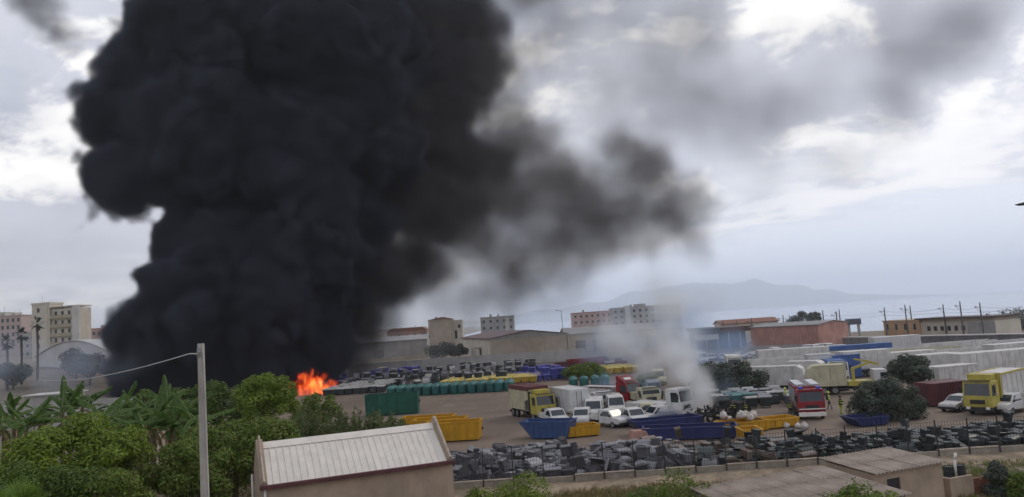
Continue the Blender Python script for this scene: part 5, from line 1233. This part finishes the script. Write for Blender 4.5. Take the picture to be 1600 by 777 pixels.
bell = MB(); bell.lathe([(.62, 0), (.72, .25), (.74, .95), (.70, 1.35)], 16); n0 = len(bell.f); bell.lathe([(.735, 1.352), (.70, 1.55), (.52, 1.78), (.25, 1.90), (.1, 1.93), (0, 1.93)], 16)
for a_ in range(3):
    q = a_ * 2.09 + .4; bell.cyl((math.cos(q) * .55, math.sin(q) * .55, 1.5), (math.cos(q) * .76, math.sin(q) * .76, 1.46), .13, n=8)
bell.bar((0, 0, 1.9), (0, 0, 2.1), .12); bell.mi = [0] * n0 + [1] * (len(bell.f) - n0); bell_me = bell.mesh('bell_bin', [teal, teal_top], smooth=False)
FM = {'bell': bell_me, 'darkpale': bin_one(True, bm_dark, palelid), 'yellow': bin_one(True, yel, yel_lid), 'blue': bin_one(True, blu, blu_lid), 'dark': bin_one(True, bm_dark, lid_grey), 'grey': bin_one(True, bm_grey, palelid), 'teal': bin_one(True, teal, teal_top)}
rf = random.Random(99)
def field(kind, name, label, group, x0, y0, x1, y1, rows, pitch, rowgap, mess=0.0, p_keep=1.0, mix=None, stack=0.0):
    """rows of bins from the ground seen at (x0,y0) to (x1,y1), further rows behind"""
    A, B = gp(x0, y0), gp(x1, y1); A.z = B.z = 0; d = B - A; n_ = max(1, int(d.length / pitch)); d.normalize(); nrm = Vector((-d.y, d.x, 0)); rz0 = math.atan2(d.y, d.x)
    for r_ in range(rows):
        for i in range(n_ + 1):
            if rf.random() > p_keep: continue
            p = A + d * (i * pitch + rf.uniform(-.12, .12) * (1 + 3 * mess)) + nrm * (r_ * rowgap + rf.uniform(-.1, .1) * (1 + 3 * mess))
            rot = [0, 0, rz0 + rf.uniform(-.2, .2) + (rf.uniform(0, 6.28) if mess > .4 else 0)]; z = .008
            if rf.random() < mess: rot[0] = R(rf.choice((-90, 90)) + rf.uniform(-25, 25)); z = .55
            for lv in range(2 if rf.random() < stack else 1):
                k = rf.choice(mix) if mix else kind
                o = inst(name, FM[k], None, (p.x, p.y, z + lv * 1.0), rot); tag(o, label, 'bin', group)
field('bell', 'bell_bin', 'teal bell-shaped recycling bin in the long row behind the open yard', 'teal bell bins in the long row', 612, 621, 800, 611, 2, 1.55, 1.7)
field('bell', 'bell_bin', 'teal bell-shaped bin behind the white box truck', 'teal bell bins behind the box truck', 897, 607, 948, 604, 1, 1.7, 1.7)
field('darkpale', 'pale_lidded_bin', 'dark bin with a pale lid in the block right of the flames', 'pale lidded bins right of the flames', 510, 619, 606, 613, 13, 1.45, 1.5, mess=.12, p_keep=.9)
field('dark', 'heaped_bin', 'dark bin tumbled between the pale lidded block and the violet-blue bins', 'dark bins beyond the pale lidded block', 525, 604, 640, 599, 9, 1.6, 2.6, mess=.4, p_keep=.6, mix=('dark', 'darkpale', 'dark'), stack=.3)
field('yellow', 'yellow_bin', 'yellow four-wheeled bin in the rows behind the bell bins', 'yellow bins behind the bell bins', 696, 606, 834, 598, 5, 1.5, 2.0, p_keep=.93)
field('dark', 'heaped_bin', 'dark or grey bin tumbled in the far heap before the rendered wall', 'bins tumbled in the far heap', 640, 606, 800, 598, 14, 1.75, 3.3, mess=.55, p_keep=.62, mix=('dark', 'dark', 'darkpale', 'grey'), stack=.45)
field('blue', 'blue_bin', 'violet-blue bin lined up below the long grey shed', 'violet-blue bins below the long shed', 583, 594, 656, 589, 7, 1.6, 2.2, p_keep=.85, stack=.3)
field('blue', 'blue_bin', 'violet-blue bin stacked beside the flames', 'violet-blue bins beside the flames', 517, 600, 540, 598, 2, 1.5, 1.6, p_keep=.9, stack=.6)
field('blue', 'blue_bin', 'violet-blue bin behind the yellow refuse truck', 'violet-blue bins behind the refuse truck', 840, 597, 895, 592, 7, 1.6, 2.2, p_keep=.9, stack=.3)
field('yellow', 'yellow_bin', 'yellow bin behind the green mound of weeds', 'yellow bins behind the weeds', 915, 588, 1000, 582, 5, 1.6, 2.4, p_keep=.9)
field('yellow', 'yellow_bin', 'lone yellow bin raised on the violet-blue stacks', 'yellow bins on the blue stacks', 597, 588, 604, 588, 1, 1.5, 2, stack=1.0)
field('dark', 'heaped_bin', 'dark bin with scuffed lid in the block behind the firefighters', 'bins behind the firefighters', 1135, 640, 1243, 634, 6, 1.45, 2.0, mess=.35, p_keep=.8, mix=('dark', 'darkpale', 'dark', 'grey'))
field('teal', 'teal_bin', 'teal four-wheeled bin by the smoking wreck', 'teal bins by the wreck', 1150, 634, 1172, 632, 2, 1.5, 1.6, p_keep=.9)
skip('red open skip before the cream shed', pfb(908, 578), R(4), 6.0, 2.3, rpaint, slope=.3)
skip('maroon open skip next to the red skip before the cream shed', pfb(884, 580), R(4), 4.5, 1.8, mpaint, slope=.3)
car('red car parked by the rendered boundary wall', (px2(688, 225).x, px2(688, 225).y), R(0), 'car', rpaint)
car('red van parked in front of the cream shed', pfb(940, 572), R(10), 'van', rpaint)
car('red pickup next to the red van by the cream shed', pfb(962, 571), R(5), 'pickup', rpaint)
# bags and litter on the filled skip and about the yard
bagm = M('pale_bags', (.55, .50, .46), .6, var=.3, scale=3, rnd=.5)
bgm = MB().lathe([(0, 0), (.28, .02), (.36, .18), (.30, .38), (.10, .50), (.06, .58), (0, .6)], 10).mesh('rubbish_bag', bagm, smooth=True)
for i in range(16):
    p = gp(1155 + rf.uniform(-26, 26), 672 + rf.uniform(-2, 2)); o = inst('rubbish_bag', bgm, None, (p.x, p.y, 1.0 + rf.uniform(0, .25)), (rf.uniform(-.6, .6), rf.uniform(-.6, .6), rf.uniform(0, 6)), rf.uniform(.7, 1.1)); tag(o, 'pale rubbish bag heaped in the yellow skip near the firefighters', 'rubbish bag', 'bags in the yellow skip')
for i in range(12):
    p = gp(1250 + rf.uniform(-30, 20), 668 + rf.uniform(-4, 4)); o = inst('rubbish_bag', bgm, None, (p.x, p.y, .0), (0, 0, rf.uniform(0, 6)), rf.uniform(.7, 1.2)); tag(o, 'pale rubbish bag dropped on the ground before the fire engine', 'rubbish bag', 'bags before the fire engine')

# ---------------------------------------------------------------- people
def person_mat(key, top, low, stripe, skin=(.35, .20, .14)):
    m = bpy.data.materials.new(key); m.use_nodes = True; k = NT(m.node_tree); bs = m.node_tree.nodes['Principled BSDF']
    tc = k.n('ShaderNodeTexCoord').outputs['Object']; z = k.n('ShaderNodeSeparateXYZ', {0: tc}).outputs[2]
    cc = k.mix(k.m('GREATER_THAN', z, .10), (.02, .02, .02), low); cc = k.mix(k.m('GREATER_THAN', z, .93), cc, top)
    for a_, b_ in ((.42, .48), (1.12, 1.18), (1.32, 1.37)): cc = k.mix(k.m('MULTIPLY', k.m('GREATER_THAN', z, a_), k.m('LESS_THAN', z, b_)), cc, stripe)
    cc = k.mix(k.m('GREATER_THAN', z, 1.49), cc, skin)
    cc = k.mix(k.ss(k.noise(tc, 9, 4, .6)[0], .3, .7, 0, .3), cc, (.03, .03, .03))
    m.node_tree.links.new(cc, bs.inputs['Base Color']); bs.inputs['Roughness'].default_value = .85; return m
def person(label, p, rz, mat, helm, pose=0):
    t = thing('person', label, 'person', (p[0], p[1], .008), rz)
    V = [Vector(v) for v in ((0, 0, .98), (0, 0, 1.15), (0, .01, 1.36), (0, .01, 1.47), (0, .02, 1.55), (0, .03, 1.68), (0, .03, 1.74))]
    Rd = [.155, .135, .165, .07, .062, .098, .07]; E_ = [(0, 1), (1, 2), (2, 3), (3, 4), (4, 5), (5, 6)]
    def ch(start, pts, rs):
        k = start
        for q, r_ in zip(pts, rs): V.append(Vector(q)); Rd.append(r_); E_.append((k, len(V) - 1)); k = len(V) - 1
        return k
    for s_ in (-1, 1):
        st = .22 * s_ * (1 if pose == 1 else .2)
        ch(0, [(s_ * .10, 0, .90), (s_ * .11, st * .5 + .03, .50), (s_ * .11, st - .02, .09), (s_ * .12, st + .13, .05)], [.095, .062, .05, .042])
        ar = {0: ((s_ * .19, 0, 1.40), (s_ * .25, -.02, 1.13), (s_ * .25, .08, .90), (s_ * .25, .10, .82)), 1: ((s_ * .19, 0, 1.40), (s_ * .26, .10, 1.17), (s_ * .18, .32, 1.12), (s_ * .16, .40, 1.12)), 2: ((s_ * .19, 0, 1.40), (s_ * .30, 0, 1.17), (s_ * .2, .2, 1.02), (s_ * .17, .27, .99))}[pose]
        hnd = ch(2, ar, [.062, .05, .038, .032]); hp = V[hnd]; fd = (Vector(ar[3]) - Vector(ar[2])).normalized(); sd = fd.cross(Vector((s_, 0, .2))).normalized()
        for k in range(4): b0 = hp + fd * .045 + sd * (k - 1.5) * .021; ch(hnd, [b0, b0 + fd * (.05 - abs(k - 1.3) * .006), b0 + fd * .075 + Vector((0, .01, -.012))], [.011, .0095, .008])
        ch(hnd, [hp + sd * .045 + fd * .01, hp + sd * .06 + fd * .045], [.012, .0095])
    me = bpy.data.meshes.new('body'); me.from_pydata(V, E_, []); me.materials.append(mat)
    o = bpy.data.objects.new('body', me); COL.objects.link(o); o.parent = t
    sk = o.modifiers.new('skin', 'SKIN'); sk.use_smooth_shade = True
    for i, r_ in enumerate(Rd): me.skin_vertices[0].data[i].radius = (r_, r_)
    me.skin_vertices[0].data[0].use_root = True
    o.modifiers.new('sub', 'SUBSURF').render_levels = 1
    h = MB(); h.lathe([(.155, 1.70), (.135, 1.72), (.13, 1.78), (.10, 1.84), (.05, 1.87), (0, 1.875)], 14, (0, .03, 0)); h.build('helmet', helm, t, smooth=True)
    f_ = MB(); f_.box((0, .135, 1.655), (.024, .03, .045)); 
    for s_ in (-1, 1): f_.box((s_ * .037, .122, 1.69), (.026, .012, .012)); f_.box((s_ * .1, .03, 1.675), (.02, .04, .06))
    f_.box((0, .124, 1.61), (.05, .01, .01)); f_.build('face', M('skin', (.35, .20, .14), .6), t)
hv = (.42, .62, .03)
dk1 = person_mat('turnout_dark', (.018, .02, .026), (.018, .02, .026), (.55, .60, .10)); hv1 = person_mat('hivis_suit', hv, (.05, .06, .09), (.6, .6, .55)); hv2 = person_mat('hivis_trousers', (.025, .028, .035), hv, (.5, .6, .1))
hb, hw_, hy_ = M('black_helmet', (.03, .03, .03), .35), M('white_helmet', (.7, .7, .68), .3), M('yellow_helmet', (.55, .6, .05), .4)
for x, y, rz, mt_, he, po, lab in ((1147, 655, 160, dk1, hb, 1, 'firefighter in dark turnout gear reaching towards the smoking wreck'), (1166, 655, 120, hv2, hb, 2, 'firefighter in black jacket and yellow trousers beside the smoking wreck'), (1236, 655, -30, dk1, hb, 2, 'firefighter in dark gear standing at the side of the fire engine'), (1229, 632, 20, hv1, hy_, 0, 'worker in lime jacket standing behind the fire engine with a companion'), (1239, 631, -20, hv1, hy_, 2, 'worker in lime jacket just behind the fire engine cab'), (1297, 640, 60, hv1, hy_, 1, 'worker in lime jacket on the far side of the fire engine'), (1315, 648, 200, hv2, hb, 1, 'person in dark top and lime trousers walking on the open yard'), (1244, 650, 40, dk1, hw_, 1, 'firefighter with a white helmet by the fire engine lockers')):
    person(lab, pfb(x, y), R(rz), mt_, he, po)
# fire hose lying from the engine to the wreck
P_ = [gp(x, y, .05) for x, y in ((1255, 652), (1240, 658), (1215, 654), (1195, 657), (1175, 655), (1160, 656), (1140, 655))]
tag(MB().tube(P_, [.05] * len(P_), 6).build('fire_hose', M('hose_canvas', (.42, .36, .28), .8)), 'pale fire hose lying from the fire engine to the wreck', 'hose')
# ---------------------------------------------------------------- smoke: voxel fields grown from billows
def smoke(name, label, blobs, voxel, warp, bump, soft, color, density, aniso=0.0, pad=1.15, emit=None, zmin=None, smooth=4.0, shrink=0.0, fine=None, zfade=None):
    cs = []
    for b in blobs:
        x, y, r, Y = b[:4]
        cs.append((dp(x, y, Y), r * Y / 1200, b[4] if len(b) > 4 else 1.0))
    lo = Vector([min(p[i] - r * pad - smooth * .8 for p, r, _ in cs) for i in range(3)])
    hi = Vector([max(p[i] + r * pad + smooth * .8 for p, r, _ in cs) for i in range(3)])
    if zmin is not None: lo.z = max(lo.z, zmin)
    t = bpy.data.node_groups.new(name, 'GeometryNodeTree')
    t.interface.new_socket('Geometry', in_out='OUTPUT', socket_type='NodeSocketGeometry')
    q = NT(t)
    pos = q.n('GeometryNodeInputPosition').outputs[0]
    wp = pos
    for sc, amp in warp:
        nv = q.noise(pos, 1.0 / sc, 2, .5)[1]
        wp = q.vm('ADD', wp, q.vm('SCALE', q.vm('SUBTRACT', nv, (.5, .5, .5)), scale=amp * 2))
    d = None
    for p, r, wgt in cs:
        e = q.m('SUBTRACT', r, q.vm('DISTANCE', wp, tuple(p)))
        if wgt != 1.0: e = q.m('MULTIPLY', e, wgt)
        d = e if d is None else q.m('SMOOTH_MAX', d, e, smooth)
    for sc, amp in bump:
        v = q.n('ShaderNodeTexVoronoi', {'Vector': wp, 'Scale': 1.0 / sc, 'Smoothness': .35}, feature='SMOOTH_F1', voronoi_dimensions='3D').outputs['Distance']
        d = q.m('ADD', d, q.m('MULTIPLY', q.m('SUBTRACT', .45, v), amp * 2))
    f = q.noise(wp, 1.0 / (bump[-1][0] * 1.2), 4, .6)[0]
    d = q.m('ADD', d, q.m('MULTIPLY', q.m('SUBTRACT', f, .5), bump[-1][1] * 1.6))
    dens = q.ss(d, shrink, shrink + soft)
    if fine:
        dens = q.m('MULTIPLY', dens, q.ss(q.noise(wp, 1.0 / fine, 5, .68, .6)[0], .28, .72, .45, 1.45))
    if zfade: dens = q.m('MULTIPLY', dens, q.ss(q.n('ShaderNodeSeparateXYZ', {0: pos}).outputs[2], zfade[0], zfade[1], 1.0, zfade[2]))
    # uneven inside
    inn = q.noise(wp, 1.0 / (bump[0][0] * 1.3), 3, .5)[0]
    dens = q.m('MULTIPLY', dens, q.ss(inn, .25, .75, .6, 1.25))
    res = [max(8, int((hi[i] - lo[i]) / voxel)) for i in range(3)]
    vc = q.n('GeometryNodeVolumeCube', {'Density': dens, 'Min': tuple(lo), 'Max': tuple(hi),
             'Resolution X': res[0], 'Resolution Y': res[1], 'Resolution Z': res[2]})
    m = bpy.data.materials.new(name); m.use_nodes = True; m.node_tree.nodes.clear()
    k = NT(m.node_tree)
    at = k.n('ShaderNodeAttribute', attribute_name='density').outputs['Fac']
    pv = k.n('ShaderNodeVolumePrincipled', {'Color': (*color, 1), 'Density': k.m('MULTIPLY', at, density), 'Anisotropy': aniso})
    pv.inputs['Density Attribute'].default_value = ''
    if emit: emit(k, pv, at)
    k.n('ShaderNodeOutputMaterial', {'Volume': pv.outputs[0]})
    sm = q.n('GeometryNodeSetMaterial', {'Geometry': vc.outputs[0], 'Material': m})
    q.n('NodeGroupOutput', {0: sm.outputs[0]})
    vd = bpy.data.volumes.new(name)
    o = bpy.data.objects.new(name, vd); COL.objects.link(o)
    vd.materials.append(m)
    md = o.modifiers.new('grow', 'NODES'); md.node_group = t
    tag(o, label, 'smoke', kind='stuff')
    return o

B = [(230,590,75,172),(330,578,95,170),(425,568,92,172),(212,512,62,165),(310,485,118,165),(420,470,130,172),(505,545,66,176),(530,470,70,180),
     (278,428,62,165),(350,390,120,170),(475,380,130,175),(550,330,100,182),(188,280,86,163),(170,195,80,163),(224,112,98,165),(330,220,150,170),
     (450,250,150,175),(550,200,130,180),(610,250,85,186),(330,40,150,168),(490,50,160,175),(600,90,105,184),(300,-70,130,168),(520,-70,150,180),(152,248,50,163),(152,150,54,163),(180,320,46,163),(185,560,48,167)]
smoke('black_smoke', 'towering column of dense black smoke rising from the fire', B, 0.75,
      [(26, 4.5), (8, 2.4)], [(15, 4.4), (6.0, 2.6), (2.6, 1.0)], 2.4, (.092, .099, .135), 1.1, pad=1.12, smooth=2.0, shrink=2.0)
D = [(600,110,100,186),(680,110,90,192),(690,210,95,194),(640,320,95,192),(590,430,80,188),(580,500,65,186),(555,555,50,184),(700,330,75,198),(720,30,85,195),(650,400,70,192),(620,180,100,188),(600,-10,100,186),(700,160,90,194),(650,40,100,190),(740,90,70,198),(560,470,70,184),(730,250,70,200),(770,250,60,202),(545,590,34,182)]
smoke('dark_smoke', 'brownish dark smoke thinning out on the lee side of the black column', D, 1.25,
      [(24, 6.0), (8, 3.0)], [(15, 3.2), (6, 2.0)], 9.0, (.13, .125, .135), .50, pad=1.15, smooth=4.0, fine=6.0)
G = [(700,280,85,198),(720,340,100,200),(800,320,105,212),(860,390,90,220),(900,430,62,225),(800,430,85,218),(845,475,45,220),(945,330,110,225),(1000,265,90,230),(900,330,90,222),
     (1055,330,80,230),(970,220,65,230),(780,200,85,202),(760,90,95,198),(650,450,60,190),(615,500,50,188),(700,420,80,198),(760,390,90,210),(880,300,90,222),(740,460,65,200),(830,220,80,210),(1095,300,50,232),(1095,370,40,232),(820,-20,90,202),(780,480,40,212),(930,390,70,226),(1010,360,75,228),(680,500,36,194)]
smoke('grey_smoke', 'thinner grey smoke drifting downwind of the black column', G, 1.6,
      [(30, 7.0), (10, 4.5), (5, 1.5)], [(18, 3.0), (7, 2.2)], 20.0, (.31, .295, .29), .25, pad=1.15, smooth=7, fine=11.0)
G2 = [(1080,150,125,270),(1160,120,85,275),(1000,90,120,265),(890,60,130,260),(1230,60,95,290),(1400,15,80,300),(1130,230,70,270),(820,140,90,250),(800,20,90,250),(1010,200,80,265),(1290,120,80,300),(1200,290,70,290),(900,200,70,250),(1330,50,95,300),(1450,70,110,310),(1390,150,100,305),(1250,170,100,295),(1330,240,80,300),(1520,30,100,320),(940,140,110,258),(1180,200,100,285),(960,20,110,262),(1100,40,110,275),(860,110,90,255)]
smoke('high_smoke', 'faint grey smoke veil spreading high above the yard', G2, 3.4,
      [(50, 16.0), (20, 9.0), (9, 3.0)], [(30, 2.5), (12, 2.0)], 26.0, (.44, .44, .465), .042, pad=1.25, smooth=12, fine=26.0)
Wp = [(40,-15,52,172),(72,18,46,172),(100,52,42,172),(124,86,34,171),(142,112,24,170)]
smoke('smoke_wisp', 'grey wisp of smoke trailing off the left side of the column', Wp, 1.0,
      [(14, 4.0), (5, 1.8)], [(9, 2.4), (4, 1.4)], 7.0, (.34, .34, .36), .36, pad=1.3, smooth=2.5, fine=5.0)
T = [(330,-190,170,172),(520,-190,190,182),(420,-380,220,180),(650,-330,200,200),(850,-270,170,225),(1010,-390,190,245)]  # plume carried on unseen above the frame, added to shade the yard
smoke('plume_top_shade', 'top of the black smoke plume above the view, added to shade the yard', T, 3.4,
      [(30, 8.0), (12, 4.0)], [(22, 7.0), (9, 3.5)], 10.0, (.14, .145, .17), .22, pad=1.1, smooth=5)
R2 = [(1250,588,46,112),(1320,578,48,120),(1400,572,45,124),(1220,560,50,150),(1320,548,40,165),(1460,566,40,128)]
smoke('drifting_smoke', 'faint blue smoke lingering among the trailers', R2, 1.6,
      [(16, 5.0), (7, 2.0)], [(11, 4.0), (5, 1.5)], 10.0, (.66, .78, .97), .022, pad=1.3, smooth=3)
Wb = [(1105,640,18,78.5),(1098,616,30,80),(1084,592,38,83),(1068,564,42,88),(1052,526,44,94),(1044,486,42,100),(1030,450,38,106),(1012,415,36,112),(990,380,34,118),(1004,512,42,99),(960,526,38,106),(1020,570,28,92),(1122,646,11,78)]
smoke('white_smoke', 'white smoke boiling up from the burnt-out lorry', Wb, 0.5,
      [(9, 2.0), (3.5, .9)], [(5, 1.3), (2.2, .7)], 2.0, (.95, .975, 1.0), .60, pad=1.35, smooth=1.0, aniso=.2, fine=3.0, zfade=(5.0, 17.0, .03))
Hb = [(1128,602,40,90),(1160,594,42,92),(1192,598,32,94),(1010,600,50,99),(965,600,36,99),(1085,560,46,120),(1140,545,50,150),(1060,520,60,150),(960,540,60,160)]
smoke('blue_smoke', 'thin bluish smoke hanging low across the parked lorries', Hb, 1.1,
      [(14, 4.0), (6, 1.5)], [(9, 3.0), (4, 1.2)], 3.5, (.55, .72, .98), .10, pad=1.3, smooth=2.5)
Vb = [(920,520,45,160),(980,512,58,158),(1045,505,58,155),(1065,545,50,145),(1000,548,50,145),(1090,480,45,165),(1030,450,45,165),(940,560,36,150)]
smoke('pale_veil', 'pale beige smoke veil in front of the far apartment blocks', Vb, 1.5,
      [(18, 5.0), (7, 2.0)], [(12, 3.0), (5, 1.6)], 9.0, (.89, .91, .94), .10, pad=1.3, smooth=3, fine=8.0)
Yb = [(600 + i * 95, 560 - i * 4.6, 62, 185 + 18 * (i % 2)) for i in range(11)]
smoke('yard_smoke', 'thin smoky air lying low over the far side of the yard', Yb, 3.0,
      [(30, 8.0), (12, 3.0)], [(18, 4.0), (8, 2.0)], 9.0, (.88, .91, .97), .010, pad=1.2, smooth=5)
Lb = [(10,595,60,135),(70,588,62,140),(130,590,55,145),(170,585,40,150),(90,565,50,165),(20,560,50,170),(60,535,50,185),(130,545,45,182)]
smoke('low_smoke', 'bluish smoke drifting over the ground left of the fire', Lb, 1.4,
      [(16, 5.0), (7, 2.0)], [(11, 4.0), (5, 1.5)], 10.0, (.70, .78, .94), .10, pad=1.3, smooth=3)
def flames(k, pv, at_):
    g_ = k.n('ShaderNodeTexCoord').outputs['Object']
    n_ = k.noise(k.vm('MULTIPLY', g_, (.8, .8, .35)), 1.0, 4, .6)[0]
    hot = k.m('MULTIPLY', at_, k.ss(n_, .36, .66))
    col_ = k.mix(k.ss(hot, .1, .6), (1, .035, .003), (1, .16, .015)); col_ = k.mix(k.ss(hot, .6, 1.0), col_, (1, .30, .05))
    m_ = k.t; m_.links.new(col_, pv.inputs['Emission Color'])
    m_.links.new(k.m('MULTIPLY', hot, 1.0), pv.inputs['Emission Strength'])
Fb = [(474,607,17,150),(491,604,19,150),(508,606,15,150),(478,592,14,150),(487,584,8,150),(502,594,9,150),(463,596,8,150),(519,600,7,150),(480,580,5,150),(456,606,8,150),(470,634,6,150),(497,584,5,150)]
smoke('fire', 'orange flames burning at the foot of the black smoke', Fb, 0.2,
      [(3.0, .6), (1.2, .45)], [(2.4, .9), (1.0, .5)], 1.0, (.25, .12, .06), .10, emit=flames, pad=1.8, smooth=.5)
bpy.data.objects['fire']['category'] = 'fire'
# ---------------------------------------------------------------- air
m = bpy.data.materials.new('haze'); m.use_nodes = True; m.node_tree.nodes.clear()
k = NT(m.node_tree)
pv = k.n('ShaderNodeVolumePrincipled', {'Color': (.86, .92, 1, 1), 'Density': 2.0e-4, 'Anisotropy': .55})
k.n('ShaderNodeOutputMaterial', {'Volume': pv.outputs[0]})
me = bpy.data.meshes.new('haze'); bm = bmesh.new()
bmesh.ops.create_cube(bm, size=1)
for v in bm.verts: v.co = Vector((v.co.x * 26000, v.co.y * 26000, v.co.z * 440 + 200))
bm.to_mesh(me); bm.free(); me.materials.append(m)
hz = bpy.data.objects.new('haze', me); COL.objects.link(hz)
tag(hz, 'pale sea haze in the air over the whole view', 'haze', kind='stuff')
